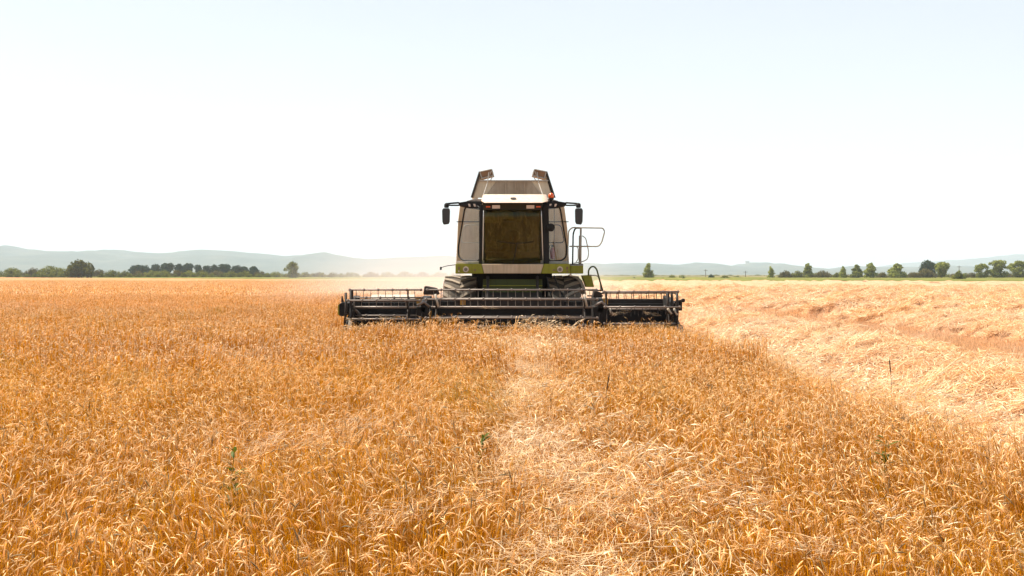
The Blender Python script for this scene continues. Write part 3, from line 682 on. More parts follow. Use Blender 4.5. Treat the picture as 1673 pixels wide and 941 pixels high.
def spike(px, pytop, D, label, seed):
    x = gx(px, D); zt = gz(pytop, D); root = empty('seed_spike', (x, D, 0)); tag(root, label, 'weed spike', 'dark seed spikes above the barley')
    lean = [.02, -.03, .025, -.02][seed % 4]
    m = MB(); m.tube([(x, D, 0), (x - lean, D, zt*.5), (x - lean*1.5, D, zt - .16)], [.004, .003, .002], 5); s1 = m.build('stem', M['spike_m'], root)
    m = MB(); m.tube([(x - lean*1.5, D, zt - .17), (x - lean*1.8, D, zt - .12), (x - lean*2.2, D, zt - .03), (x - lean*2.5, D, zt)], [.003, .007, .007, .002], 6); m.build('seed_head', M['spike_m'], root)
M['spike_m'] = paint('spike_brown', (0.10, 0.055, 0.025), .8, dust=.1)
spike(1460, 586, 12.5, 'dark brown seed spike standing alone at the right edge of the standing barley', 0)
spike(983, 610, 10.5, 'tall thin dark seed spike right of the flattened strip', 1)
0 and spike(897, 603, 12.0, 'short dark seed spike tilted beside the pale flattened straw', 2)
0 and spike(1073, 588, 13.0, 'small dark seed spike in the barley below the right reel section', 3)

# ------------------------------------------------------------------ trees and shrubs
def crown_mesh(name, lobes, nleaf, ls, mat, seed):
    """lobes: (cx,cy,cz,rx,ry,rz). leaf-clump quads spread mostly over the lobe shells"""
    r = np.random.default_rng(3000 + seed); L = np.array(lobes, float); wgt = L[:, 3]*L[:, 5]; wgt /= wgt.sum()
    k = r.choice(len(L), nleaf, p=wgt); d = unit(r.normal(size=(nleaf, 3))); rad = r.uniform(.0, 1, nleaf)**.28
    bump = .82 + .36*vnoise(d[:, 0]*2.6 + k*5.1 + 20, d[:, 2]*2.6 + d[:, 1]*1.7 + 20, seed)
    c = L[k, :3] + d*L[k, 3:6]*(rad*bump)[:, None]
    c[:, 2] = np.maximum(c[:, 2], .15)
    nrm = unit(d + r.normal(0, .42, (nleaf, 3))); a = unit(np.cross(nrm, r.normal(size=(nleaf, 3)))); b = np.cross(nrm, a)
    s = ls*r.uniform(.5, 1.3, nleaf)[:, None]
    V = np.stack([c - a*s, c - b*s*.7, c + a*s, c + b*s*.7], 1).reshape(-1, 3); F = np.arange(nleaf*4).reshape(-1, 4)
    g = np.clip(.5 + .35*(vnoise(c[:, 0]*.9 + 50, c[:, 2]*.9 + 50, seed+3) - .5) + r.normal(0, .25, nleaf), 0, 1)
    A = np.zeros((nleaf, 4, 4)); A[..., 1] = g[:, None]; A[..., 3] = 1
    return np_mesh(name, V, F, [M[mat]], A.reshape(-1, 4))
tcount = [0]
def tree(kind, px0, px1, pyt, D, label, group=None, mat='f_olive', name=None, cat='tree', base=None):
    tcount[0] += 1; sd = tcount[0]; r = random.Random(sd)
    x = gx((px0+px1)/2, D); W = abs(gx(px1, D) - gx(px0, D)); H = gz(pyt, D)
    root = empty(name or kind, (x, D, 0)); tag(root, label, cat, group)
    lobes = []; dp = min(W*.8, 9)
    if kind == 'poplar_tree':
        n = 15
        for i in range(n):
            t = i/(n-1); rw = W*.5*(.62 + .55*math.sin(math.pi*min(1, .2 + t*.8)))
            lobes.append((r.uniform(-.2, .2)*W*(1 - .6*t), r.uniform(-.2, .2)*W, H*(.10 + .78*t), rw*r.uniform(.55, .75)*(1 - .35*t), rw*.6, H*.11))
        nl, ls = 3600, W*.05
    elif kind in ('shrub', 'low_bush', 'willow_bush'):
        n = max(5, int(W/H*5))
        for i in range(n):
            fx = (i + .5)/n - .5; e = math.sqrt(max(.12, 1 - (2*fx)**4))
            hh = H*(.62 + .30*r.random())*e
            lobes.append((fx*W*.86 + r.uniform(-.03, .03)*W, r.uniform(-.3, .3)*dp, hh*.55, W*.5/n*1.6 + H*.10, dp*.34, hh*.5))
        lobes.append((0, 0, H*.62, W*.22, dp*.3, H*.36)); nl = int(1500 + 90*W*H/6); ls = H*.055
    elif kind == 'spreading_tree':
        n = 22
        for i in range(n):
            a = r.uniform(0, 2*math.pi); q = math.sqrt(r.random())*1.05
            zz = .12 + .76*((i + r.random())/n)**.8; wid_ = .75 + .3*math.sin(math.pi*min(1, zz*.9))
            lobes.append((math.cos(a)*q*W*.34*wid_, math.sin(a)*q*dp*.3, H*zz, W*r.uniform(.12, .19), dp*.2, H*r.uniform(.10, .16)))
        lobes.append((0, 0, H*.86, W*.2, dp*.2, H*.13)); lobes.append((0, 0, H*.2, W*.3, dp*.25, H*.18)); nl, ls = 4200, W*.032
    else:   # dense round / pine
        n = 13
        for i in range(n):
            a = r.uniform(0, 2*math.pi); q = r.random()
            lobes.append((math.cos(a)*q*W*.3, math.sin(a)*q*dp*.3, H*r.uniform(.25, .78), W*r.uniform(.22, .3), dp*.25, H*r.uniform(.18, .24)))
        lobes.append((0, 0, H*.7, W*.3, dp*.2, H*.27)); nl, ls = 4200, W*.045
    nl = min(int(nl), 5000)
    co = obj_of('crown', crown_mesh('crown', lobes, nl, ls, mat, sd)); co.parent = root
    m = MB(); tr = max(.12, H*.02)
    top = H*(.75 if kind != 'shrub' else .5)
    m.tube([(x, D, -.1), (x + tr*.4, D, top*.35), (x - tr*.5, D, top*.7), (x, D, top)], [tr*1.3, tr, tr*.7, tr*.25], 7)
    for i in range(4 + (kind == 'spreading_tree')*3):
        a = r.uniform(0, 2*math.pi); z0 = top*r.uniform(.25, .75)
        m.tube([(x, D, z0), (x + math.cos(a)*W*.14, D + math.sin(a)*dp*.12, z0 + H*.12), (x + math.cos(a)*W*.28, D + math.sin(a)*dp*.22, z0 + H*.2)], [tr*.5, tr*.35, tr*.12], 5)
    m.build('trunk', M['bark'], root)
    return root
# left side
tree('willow_bush', 104, 156, 422.5, 480, 'large dark rounded bush standing in front of the left hedge', mat='f_bush', name='round_bush', cat='bush')
tree('spreading_tree', 463, 490, 426.5, 440, 'solitary airy green tree in front of the low hedge, left of the machine', mat='f_poplar', name='field_tree')
LB = [(-70,-20,437),(-40,8,437),(0,42,436),(36,70,437),(55,108,433),(88,118,437),(150,176,439),(168,198,440),(192,218,441),(212,240,441.5),(234,262,441),(256,282,440.5),(276,302,440),(296,322,441),(314,344,441.5),(338,368,441),(362,392,441.5),(386,416,442),(410,440,442),(434,466,443),(482,512,443.5),(506,536,444),(530,560,444.5),(556,592,444),(590,622,443),(618,650,443.5),(645,678,442.5),(674,706,443.5),(702,735,444),(730,765,444)]
for i, (a, b, t) in enumerate(LB):
    far = a > 540
    if far: lb, gp = 'dusty grey-green shrub in the hedge fading into the dust left of the machine', 'dust-veiled shrubs left of the machine'
    elif a < 120: lb, gp = 'rounded olive shrub in the hedge at the far left', 'shrubs of the far left hedge'
    else: lb, gp = 'low olive shrub in the long hedge between the big bush and the solitary tree', 'shrubs of the long left hedge'
    if 466 < a < 541: lb, gp = 'low shrub in the hedge just right of the solitary tree', 'shrubs right of the solitary tree'
    tree('shrub', a, b, t, 560 + random.Random(i).uniform(-20, 20), lb, gp, mat=('f_olive' if i % 3 else 'f_brown'), cat='shrub')
for i, a in enumerate(list(range(8, 100, 14)) + list(range(160, 560, 15))):
    tree('shrub', a, a + random.Random(i+50).uniform(11, 17), 445.5 + random.Random(i).uniform(-1, 1), 515 + random.Random(i).uniform(-8, 8), 'small shrub at the foot of the left hedge along the field edge', 'small shrubs at the foot of the left hedge', mat='f_olive', cat='shrub')
DT = [(212,232,433),(226,247,430.5),(245,262,430),(258,284,428.5),(284,300,429.5),(296,316,428.5),(318,331,431),(330,343,433),(343,358,431),(357,378,429),(376,392,434),(388,408,434.5),(404,424,435)]
for i, (a, b, t) in enumerate(DT):
    tree('pine_tree', a - 2, b + 2, t + (i % 4 == 1)*1.6 - (i % 5 == 0)*.9, 680 + (i % 3)*12, 'dark evergreen treetop showing above the long left hedge', 'dark evergreens behind the left hedge', mat='f_dark')
# right side, named one by one
RT = [
 ('poplar_tree',1049,1069,429,470,'lone poplar standing just right of the machine','f_poplar',None),
 ('low_bush',1091,1105,448.5,470,'small bush first to the right of the lone poplar','f_olive',None),
 ('low_bush',1108,1122,449.5,480,'pale low bush second to the right of the lone poplar','f_poplar',None),
 ('low_bush',1157,1167,447,480,'dark ball-shaped bush beside a thin pole in the middle distance','f_dark',None),
 ('low_bush',1175,1194,449,440,'dark green bush at the stubble edge below the power poles','f_olive',None),
 ('low_bush',1196,1212,450,520,'faded bush behind the dark object at the stubble edge','f_olive',None),
 ('low_bush',1020,1031,453.5,405,'first small dark bush on the verge right of the machine','f_olive',None),
 ('low_bush',1032,1040,452.5,402,'second small dark bush on the verge right of the machine','f_dark',None),
 ('low_bush',1078,1088,453.5,402,'small verge bush between the lone poplar and the right reel end','f_olive',None),
 ('low_bush',1112,1121,453,395,'small dark tuft on the verge near the straw field edge','f_dark',None),
 ('low_bush',1238,1252,454,390,'flat brown tuft on the verge left of the leaning poplar','f_brown',None),
 ('poplar_tree',1253,1267,434.5,450,'slim poplar at the left end of the right tree line','f_poplar',None),
 ('shrub',1272,1296,441,455,'dense dark shrub right of the slim poplar','f_brown',None),
 ('shrub',1290,1316,441,462,'dense dark shrub left of the ragged poplar','f_olive',None),
 ('poplar_tree',1310,1330,429,460,'ragged tall poplar between dense round shrubs','f_poplar',None),
 ('shrub',1328,1358,440.5,455,'broad round brown-green shrub right of the ragged poplar','f_brown',None),
 ('shrub',1360,1374,445,465,'low shrub in front of the small conical poplar','f_olive',None),
 ('poplar_tree',1369,1385,434,450,'small conical poplar left of two full poplars','f_poplar',None),
 ('poplar_tree',1387,1411,431.5,450,'full pale poplar, left of a pair','f_poplar',None),
 ('poplar_tree',1409,1435,429,452,'full tall poplar, right of a pair','f_poplar',None),
 ('shrub',1430,1454,444,462,'low dark shrub between the pair of poplars and the grey tree','f_brown',None),
 ('poplar_tree',1447,1482,430,450,'broad grey-green tree with a pale lower left side','f_poplar','leafy_tree'),
 ('shrub',1476,1508,443,455,'low brown shrub left of the biggest dark tree','f_brown',None),
 ('pine_tree',1500,1532,425,500,'big dark domed tree rising behind the brown shrubs','f_dark','domed_tree'),
 ('low_bush',1496,1528,437,452,'brown bush with a pale top in front of the big dark tree','f_brown',None),
 ('pine_tree',1524,1553,427,455,'large round light green tree beside the big dark tree','f_poplar','round_tree'),
 ('shrub',1548,1578,445,470,'low shrub right of the large round green tree','f_brown',None),
 ('low_bush',1558,1577,441,330,'green bush standing forward on the verge at the straw edge','f_poplar',None),
 ('shrub',1574,1604,444,465,'low brown shrub left of the open-crowned trees','f_brown',None),
 ('spreading_tree',1590,1617,430,455,'open-crowned tree, first of the row at the right end','f_poplar',None),
 ('spreading_tree',1612,1652,424,455,'wide open-crowned tree, tallest of the row at the right end','f_poplar',None),
 ('spreading_tree',1646,1684,425,460,'open-crowned tree cut by the right edge of the photo','f_poplar',None),
 ('shrub',1612,1690,443.5,475,'dark shrubbery under the open-crowned trees','f_brown',None),
 ('spreading_tree',1690,1730,428,460,'open-crowned tree beyond the right edge','f_poplar',None)]
for (k, a, b, t, D, lb, mt, nm) in RT:
    tree(k, a, b, t, D, lb, mat=mt, name=nm, cat='bush' if k in ('shrub', 'low_bush') else 'tree')
for i in range(24):
    a = 1270 + i*17.5; q = random.Random(i+700)
    tree('shrub', a, a + q.uniform(18, 27), 446.5 + q.uniform(-2, 1.5), 500 + q.uniform(-8, 8), 'low shrub filling the gaps behind the right tree line', 'low shrubs behind the right tree line', mat=('f_olive' if i % 2 else 'f_brown'), cat='shrub')
for i in range(26):   # pale far hedge under the hills right of the machine
    a = 985 + i*11.2; q = random.Random(i+400)
    tree('shrub', a, a + q.uniform(11, 18), 449.5 + q.uniform(-1.6, 1), 1150 + q.uniform(-60, 60), 'hazy shrub in the far low hedge under the hills right of the machine', 'hazy far shrubs right of the machine', mat='f_olive', cat='shrub')
# dark things at the stubble edge: old trailers / resting machinery seen as low dark shapes
def low_trailer(px0, px1, pyt, D, label):
    x0, x1 = gx(px0, D), gx(px1, D); z1 = gz(pyt, D); root = empty('farm_trailer', ((x0+x1)/2, D, 0)); tag(root, label, 'trailer')
    MB().box((x0, D-1, z1*.45), (x1, D+1, z1*.78)).box((x0, D-1, z1*.78), (x0+.35, D+1, z1)).box((x1-.35, D-1, z1*.78), (x1, D+1, z1*.95)).build('bed', M['charcoal'], root, .03)
    for xx in (x0+.6, x1-.6):
        MB().lathe((xx, D-1.15, z1*.25), (0, 1, 0), [(0, z1*.1), (0, z1*.25), (.28, z1*.25), (.28, z1*.1)], 14).build('wheel', M['charcoal'], root)
low_trailer(1189, 1200, 454.3, 398, 'low dark trailer at the stubble edge, left of two')
low_trailer(1217, 1227, 454.8, 395, 'low dark trailer at the stubble edge, right of two')
def pole(px, pyt, D, label, nm='utility_pole'):
    x = gx(px, D); z = gz(pyt, D); root = empty(nm, (x, D, 0)); tag(root, label, 'pole')
    MB().tube([(x, D, 0), (x, D, z)], [.2, .14], 8).build('post', M['wood'], root)
    MB().box((x-1.1, D-.08, z-.75), (x+1.1, D+.08, z-.55)).build('crossarm', M['wood'], root)
pole(1153, 440, 640, 'thin power pole standing right of the lone poplar in front of the hills')
pole(1218, 442.5, 600, 'power pole with a crossarm below the hilltop tower')
pole(1567, 434, 620, 'power pole rising behind the forward bush on the right')

# ------------------------------------------------------------------ combine harvester
root = empty('combine_harvester', (0, 28.6, 0))
tag(root, 'cream and olive green combine harvester driving head-on through barley with its wide reel', 'combine harvester')
def B(mb, name, mat, bevel=0.0, smooth=False, parent=root, label=None):
    o = mb.build(name, M[mat], parent, bevel, smooth)
    if label: o['label'] = label
    return o
def poly(pp, D): return [P3(a, b, D) for a, b in pp]

# body behind the cab
D = 29.2
body = MB(); A = poly([(745,431),(930,431),(927,372),(921,330),(752,330),(748,362)], D)
body.slab(A, (0, 3.4, 0)); B(body, 'body', 'beige', .03)
B(MB().box((gx(746,D), D-.012, gz(363,D)), (gx(929,D), D-.002, gz(361.6,D))), 'panel_seam', 'black')
B(MB().slab(poly([(744,431),(953,431),(953,447),(744,447)], 28.9), (0, 3.2, 0)), 'chassis', 'hub', .02)
B(MB().box((-1.0, 28.3, .75), (1.0, 32.6, 2.10)), 'undercarriage', 'black', .03)
# rear hood seen above
B(MB().slab([(-1.25, 31.2, 3.5), (1.25, 31.2, 3.5), (1.25, 31.2, 3.75), (-1.25, 31.2, 3.75)], (0, 2.6, -.3)), 'engine_hood', 'beige', .04)
# tank extension
D = 29.5
tank = MB(); tank.slab(poly([(774,323),(908,323),(896,295.5),(783,295.5)], D), (0, .03, 0)); B(tank, 'tank_front_wall', 'tanklight')
tk = MB(); tk.slab([P3(791,323,D-.05), P3(888,323,D-.05), P3(867,295,D-.02), P3(812,295,D-.02)], (0, .04, 0)); B(tk, 'tank_front_panel', 'tank', .01)
sm = MB()
for px in (826, 842, 857): sm = MB(); sm.box((gx(px,D)-.012, D-.10, gz(320,D)), (gx(px,D)+.012, D-.06, gz(296.5,D))); B(sm, 'panel_rib', 'tank')

B(MB().slab(poly([(783,294.2),(896,294.2),(896,296),(783,296)], D-.06), (0, .06, 0)), 'tank_top_rim', 'grey')
for sgn, nm in ((-1, 'l'), (1, 'r')):
    q = lambda px: 836.5 + sgn*(836.5 - px)*-1 if sgn < 0 else 836.5 + (836.5 - px) + 3.5
    qq = (lambda px: px) if sgn < 0 else (lambda px: 1676.5 - px)   # mirror about x = 838.25
    a0, a1 = P3(qq(770.5),323,D), P3(qq(784),280.5,D)
    side = MB(); t = Vector((-sgn*.06, 0, 0)); side.loft([a0, a0+t, a1+t, a1], [p + Vector((0, 2.2, 0)) for p in (a0, a0+t, a1+t, a1)])
    B(side, 'tank_side_wall', 'tank', .008)
    B(MB().tube([a0 + Vector((0, -.03, 0)), a1 + Vector((0, -.03, 0))], .03, 6), 'wall_edge', 'hub')
    f = poly([(qq(784),280.5),(qq(803.5),276.5),(qq(806),286.5),(qq(787),291.5)], D - .05)
    lid = MB(); lid.slab(f, (0, 1.9, .12)); lo = B(lid, 'tank_lid', 'rust', .01)
    e = MB(); e.tube(round_path(poly([(qq(784),280.5),(qq(803.5),276.5),(qq(806),286.5),(qq(787),291.5)], D - .07), .02, 2, True), .017, 6, True)
    B(e, 'lid_rim', 'grey', 0, True, lo)
    B(MB().tube(poly([(qq(803),279),(qq(797),293)], D-.1), .012, 6), 'lid_strut', 'grey')
    B(MB().tube(poly([(qq(806),287),(qq(801),295)], D-.1), .012, 6), 'lid_strut', 'grey')
    B(MB().tube([P3(qq(799),281,D-.1), P3(qq(796),300,D-.2), P3(qq(790),318,D-.8)], .012, 6), 'tank_stay', 'grey')
# cab roof
m = MB()
Bt = [P3(791,331.5,27.02), P3(886,331.5,27.02), P3(896,329,27.35), Vector((gx(896,27.35), 29.0, gz(329,27.35))), Vector((gx(786,27.35), 29.0, gz(329,27.35))), P3(786,329,27.35)]
Tp = [P3(794,317.5,27.42), P3(884,317.5,27.42), P3(893,317.8,27.6), Vector((gx(890,27.6), 28.95, gz(317,27.6))), Vector((gx(789,27.6), 28.95, gz(317,27.6))), P3(789,317.8,27.6)]
m.loft(Bt, Tp); roof = B(m, 'cab_roof', 'roofwhite', .02)
em = MB(); c0 = (P3(838.5,331.5,27.02) + P3(838.5,317.5,27.42))/2 + Vector((0, -.012, .008)); nr = Vector((0, -1, .0)).normalized()
upv = (P3(838.5,317.5,27.42) - P3(838.5,331.5,27.02)).normalized()
def oval(rx, rz, off): return [c0 + Vector((math.cos(a)*rx, 0, 0)) + upv*math.sin(a)*rz + Vector((0, -off, off*.3)) for a in [2*math.pi*k/28 for k in range(28)]]
em.loft(oval(.072, .042, 0.0), oval(.072, .042, .012)); eo = B(em, 'emblem', 'hub', 0, False, roof)
B(MB().loft(oval(.058, .026, .013), oval(.058, .026, .016)), 'emblem_inlay', 'grey', 0, False, roof) if False else None
# lamp housing below the visor
D = 27.25
B(MB().slab([P3(788,331.8,D), P3(887,331.8,D), P3(885,343,D), P3(790,343,D)], (0, .5, 0)), 'visor_housing', 'interior', .01)
for (a, b, mt, nm) in ((804,817,'lens','work_light'), (860,873,'lens','work_light'), (794,801,'orange','marker_light'), (876,883,'orange','marker_light')):
    o = B(MB().slab(poly([(a,335 if mt == 'lens' else 336.5),(b,335 if mt == 'lens' else 336.5),(b,340.7 if mt == 'lens' else 339),(a,340.7 if mt == 'lens' else 339)], D-.05), (0, .05, 0)), nm, mt, .006)
# windscreen
def wsurf(px, py, off=0):
    u = (px - 837)/47.5; v = (py - 343)/88
    D_ = 27.16 + .10*v + .22*u*u*.9 + off
    return P3(px, py, D_)
def sheet(nx, ny, f, th):
    m = MB(); vs = [f(i/(nx-1), j/(ny-1), 0) for j in range(ny) for i in range(nx)] + [f(i/(nx-1), j/(ny-1), th) for j in range(ny) for i in range(nx)]
    n = nx*ny; fs = []
    for j in range(ny-1):
        for i in range(nx-1):
            a = j*nx+i; fs += [(a, a+1, a+1+nx, a+nx), (n+a, n+a+nx, n+a+1+nx, n+a+1)]
    for i in range(nx-1): fs += [(i, n+i, n+i+1, i+1), ((ny-1)*nx+i, (ny-1)*nx+i+1, n+(ny-1)*nx+i+1, n+(ny-1)*nx+i)]
    for j in range(ny-1): fs += [(j*nx, j*nx+nx, n+j*nx+nx, n+j*nx), (j*nx+nx-1, n+j*nx+nx-1, n+j*nx+2*nx-1, j*nx+2*nx-1)]
    return m.add(vs, fs)
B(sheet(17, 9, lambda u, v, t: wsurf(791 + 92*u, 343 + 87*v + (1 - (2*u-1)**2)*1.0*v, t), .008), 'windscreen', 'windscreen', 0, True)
def strip(pxs, py0, py1, off=-.012, r=.012): return [wsurf(pxs[0] + (pxs[1]-pxs[0])*t, py0 + (py1-py0)*t, off) for t in [k/8 for k in range(9)]]
B(MB().tube(strip((790.2, 788.5), 344, 429), .013, 6), 'windscreen_seal', 'chrome', 0, True)
B(MB().tube(strip((884.2, 887), 344, 429), .013, 6), 'windscreen_seal', 'chrome', 0, True)
# wiper
B(MB().tube([wsurf(838,431,-.03), wsurf(842,412,-.05), wsurf(845,396,-.05)], .010, 6).tube([wsurf(812,394,-.045), wsurf(842,398,-.05), wsurf(872,395,-.045)], .009, 6), 'wiper', 'black')
# pillars
D = 27.42
for (a0, a1, b0, b1) in ((784.5,789.5,782,787.5), (885.5,896.5,888.5,897.5)):
    B(MB().slab([P3(a0,334,D), P3(a1,334,D), P3(b1,431,D), P3(b0,431,D)], (0, .16, 0)), 'cab_pillar', 'black', .012)
# side panes
DB = 28.15
for sgn in (-1, 1):
    qq = (lambda px: px) if sgn < 0 else (lambda px: 1674.5 - px)
    inn = (784, 784) if sgn < 0 else (779, 777)
    pts = [P3(qq(inn[0]),337,27.5), P3(qq(759.5),338,DB), P3(qq(748.5),405,DB), P3(qq(749.5),420,DB-.05), P3(qq(757),425.5,DB-.2), P3(qq(inn[1]),426.5,27.5)]
    if sgn > 0: pts[0] = P3(895,337,27.5); pts[-1] = P3(896,426.5,27.5)
    pane = MB(); ctr = sum(pts, Vector())/len(pts); pane.slab(pts, (0, .008, 0)); po = B(pane, 'side_pane', 'pane')
    B(MB().tube(round_path(pts, .12, 5, True), .020, 6, True), 'pane_gasket', 'black', 0, True, po)
    # return glass to the body
    r0, r1 = P3(qq(759.5),338,DB), P3(qq(748.5),420,DB)
    B(MB().slab([r0, r1, r1 + Vector((-sgn*-.0, 1.0, 0)), r0 + Vector((0, 1.0, 0))], (sgn*.008, 0, 0)), 'door_pane', 'pane')
    # inner grab frame
    g = [P3(qq(783),367.5,28.4), P3(qq(758),367.5,28.4), P3(qq(753),393,28.4), P3(qq(756),396.5,28.4), P3(qq(783),396.5,28.4)]
    B(MB().tube(round_path(g, .09, 4), .014, 6), 'grab_frame', 'rail' if sgn < 0 else 'black', 0, True)
B(MB().tube([P3(905.5,340,28.1), P3(905.5,426,28.1)], .008, 6), 'pane_divider', 'black')
# cab floor, rear wall and interior
B(MB().box((gx(749,28.2), 27.5, gz(431,27.5)), (gx(926,28.2), 29.18, gz(426.6,27.5))), 'cab_floor', 'grey', .01)
B(MB().box((gx(788,28.7), 28.72, 2.3), (gx(886,28.7), 28.78, 3.62)), 'cab_rear_wall', 'interior')
B(MB().box((gx(790,28.7), 28.70, 3.25), (gx(822,28.7), 28.715, 3.55)), 'rear_window', 'grey')
seat = MB().box((-.28, 28.05, 2.55), (.28, 28.5, 2.72)).box((-.26, 28.42, 2.70), (.26, 28.56, 3.28)); B(seat, 'driver_seat', 'seat', .05)
B(MB().box((-.15, 28.42, 3.30), (.15, 28.52, 3.48)), 'headrest', 'seat', .04)
B(MB().tube([(0, 27.62, 2.32), (0, 27.75, 2.85)], .05, 10), 'steering_column', 'black')
B(MB().tube([(math.cos(a)*.2, 27.75 + math.sin(a)*.12, 2.88 + math.sin(a)*.15) for a in [2*math.pi*k/20 for k in range(20)]], .016, 6, True), 'steering_wheel', 'black', 0, True)
B(MB().box((-.68, 27.5, 2.26), (.68, 27.72, 2.50)).box((-.62, 27.52, 2.50), (-.2, 27.70, 2.60)), 'dashboard', 'black', .03)
B(MB().box((-.26, 27.42, 3.28), (.03, 27.43, 3.45)), 'added_bright_sheet', 'roofwhite', .004)  # pale sheet added for the brightness seen through the rear window
B(MB().box((.34, 27.8, 2.5), (.55, 28.5, 2.82)), 'side_console', 'black', .03)
B(MB().box((.46, 27.7, 2.95), (.60, 27.78, 3.15)), 'monitor', 'black', .01)
# fire extinguisher and black box seen through the right pane
ex = B(MB().lathe(P3(902.5,423,28.3), (0, 0, 1), [(0, .05), (.02, .065), (.22, .065), (.27, .03), (.29, .025)], 14), 'fire_extinguisher', 'red', 0, True)
B(MB().lathe(P3(902.5,403.5,28.3), (0, 0, 1), [(0, .03), (.06, .03)], 10).tube([P3(902.5,402,28.3), P3(898,401,28.3), P3(897,412,28.25)], .012, 6), 'extinguisher_valve', 'black', 0, False, ex)
B(MB().lathe(P3(900,371.5,27.34), (0, 1, 0), [(0, .07), (.01, .10), (.07, .10), (.10, .06)], 16), 'side_fan', 'black', .0, True)
# bumper band
D = 27.1
for pp in ([(744,431),(786.5,431),(790.5,447),(744,447)], [(888.5,431),(931,431),(931,447),(884,447)]):
    bo = B(MB().slab(poly(pp, D), (0, 1.1, 0)), 'bumper_panel', 'green', .012)
B(MB().slab(poly([(787,431.5),(888,431.5),(883.6,446.8),(791,446.8)], D-.02), (0, 1.0, 0)), 'center_bumper', 'beige', .012)
for px in (761, 915):
    lo = B(MB().lathe(P3(px,440,D-.035), (0, 1, 0), [(0, .045), (0, .068), (.034, .070)], 20), 'round_lamp', 'roofwhite')
    B(MB().lathe(P3(px,440,D-.045), (0, 1, 0), [(0, .035), (.012, .043)], 16), 'lens', 'darklens', 0, False, lo)
B(MB().slab(poly([(931.5,434),(953,434),(953,447),(931.5,447)], 27.5), (0, 1.2, 0)), 'platform', 'green', .01)
B(MB().slab(poly([(931.5,432.4),(953,432.4),(953,433.8),(931.5,433.8)], 27.5), (0, 1.2, 0)), 'platform_tread', 'grey')
B(MB().slab(poly([(745,427.8),(764,429),(764,430.8),(745,430.8)], 27.2), (0, .5, 0)), 'step_cap', 'roofwhite', .005)
# wings and mirrors
D = 27.65
for sgn in (-1, 1):
    qq = (lambda px: px) if sgn < 0 else (lambda px: 1674.5 - px)
    B(MB().slab(poly([(qq(787),329.5),(qq(764),328.5),(qq(748),331),(qq(750),335.5),(qq(764),339),(qq(787),341.5)], D), (0, .45, 0)), 'roof_wing', 'black', .012)
    B(MB().slab(poly([(qq(787),325),(qq(775),324.5),(qq(762),328.2),(qq(787),328.8)], D+.05), (0, .7, 0)), 'wing_cover', 'grey', .008)
    for a in (764.5, 773):
        B(MB().slab(poly([(qq(a),333),(qq(a+3.5),333),(qq(a+4.5),337.5),(qq(a+1.5),337.5)], D-.02), (0, .02, 0)), 'marker_light', 'lens')
    B(MB().tube([P3(qq(750),331.2,D+.1), P3(qq(738),332,D), P3(qq(729),333,27.5)], .022, 8).tube([P3(qq(750),335.4,D+.1), P3(qq(738),335.5,D), P3(qq(729),335,27.5)], .018, 8), 'mirror_arm', 'black', 0, True)
    mm = B(MB().slab([P3(qq(p[0]), p[1], 27.45) for p in ((723.5,340),(734,340),(735,344),(734.6,362),(733,366),(724.5,367),(722.5,362),(722,344))], (0, .10, 0)), 'mirror', 'mirrorglass', .02)
    B(MB().lathe(P3(qq(729.5),339.5,27.5), (0, 0, 1), [(0, .05), (.03, .06), (.09, .055), (.12, .02)], 12), 'mirror_joint', 'black', 0, True, mm)
# beacon
bc = B(MB().lathe(P3(900.5,323.5,27.7), (0, 0, 1), [(0, .055), (.02, .07), (.08, .066), (.115, .04), (.125, .01)], 16), 'beacon', 'orange', 0, True)
B(MB().lathe(P3(900.5,330.5,27.7), (0, 0, 1), [(0, .035), (.06, .035), (.075, .06), (.10, .06)], 12), 'beacon_stem', 'black', 0, False, bc)
# left stub mirror
B(MB().tube(poly([(744,432.5),(730,434.5),(720.5,437)], 27.6), .010, 6).tube(poly([(720.5,436),(720,441)], 27.6), .026, 6), 'marker_arm', 'black')
# feeder house
f0 = [Vector((-.72, 26.35, .45)), Vector((.72, 26.35, .45)), Vector((.72, 28.4, 1.05)), Vector((-.72, 28.4, 1.05))]
B(MB().hexa(f0 + [Vector((-.72, 26.35, 1.18)), Vector((.72, 26.35, 1.18)), Vector((.72, 28.4, 1.86)), Vector((-.72, 28.4, 1.86))]), 'feeder_house', 'hub', .02)
B(MB().slab(poly([(789,456),(886,456),(886,478),(789,478)], 27.35), (0, .05, -.0)), 'feeder_panel', 'darkgreen', .012)
B(MB().slab(poly([(789,466),(886,466),(886,467.5),(789,467.5)], 27.32), (0, .03, 0)), 'panel_lip', 'green', .004)
for px in (797, 878):
    B(MB().tube([P3(px,452,27.3), P3(px,500,26.5)], .035, 8), 'lift_cylinder', 'hub', 0, True)
B(MB().tube(round_path(poly([(905,450),(912,470),(924,490),(935,500)], 27.1), .3, 4), .02, 6), 'hose', 'black', 0, True)
B(MB().tube(round_path(poly([(893,452),(898,475),(905,495)], 27.1), .3, 4), .02, 6), 'hose', 'black', 0, True)
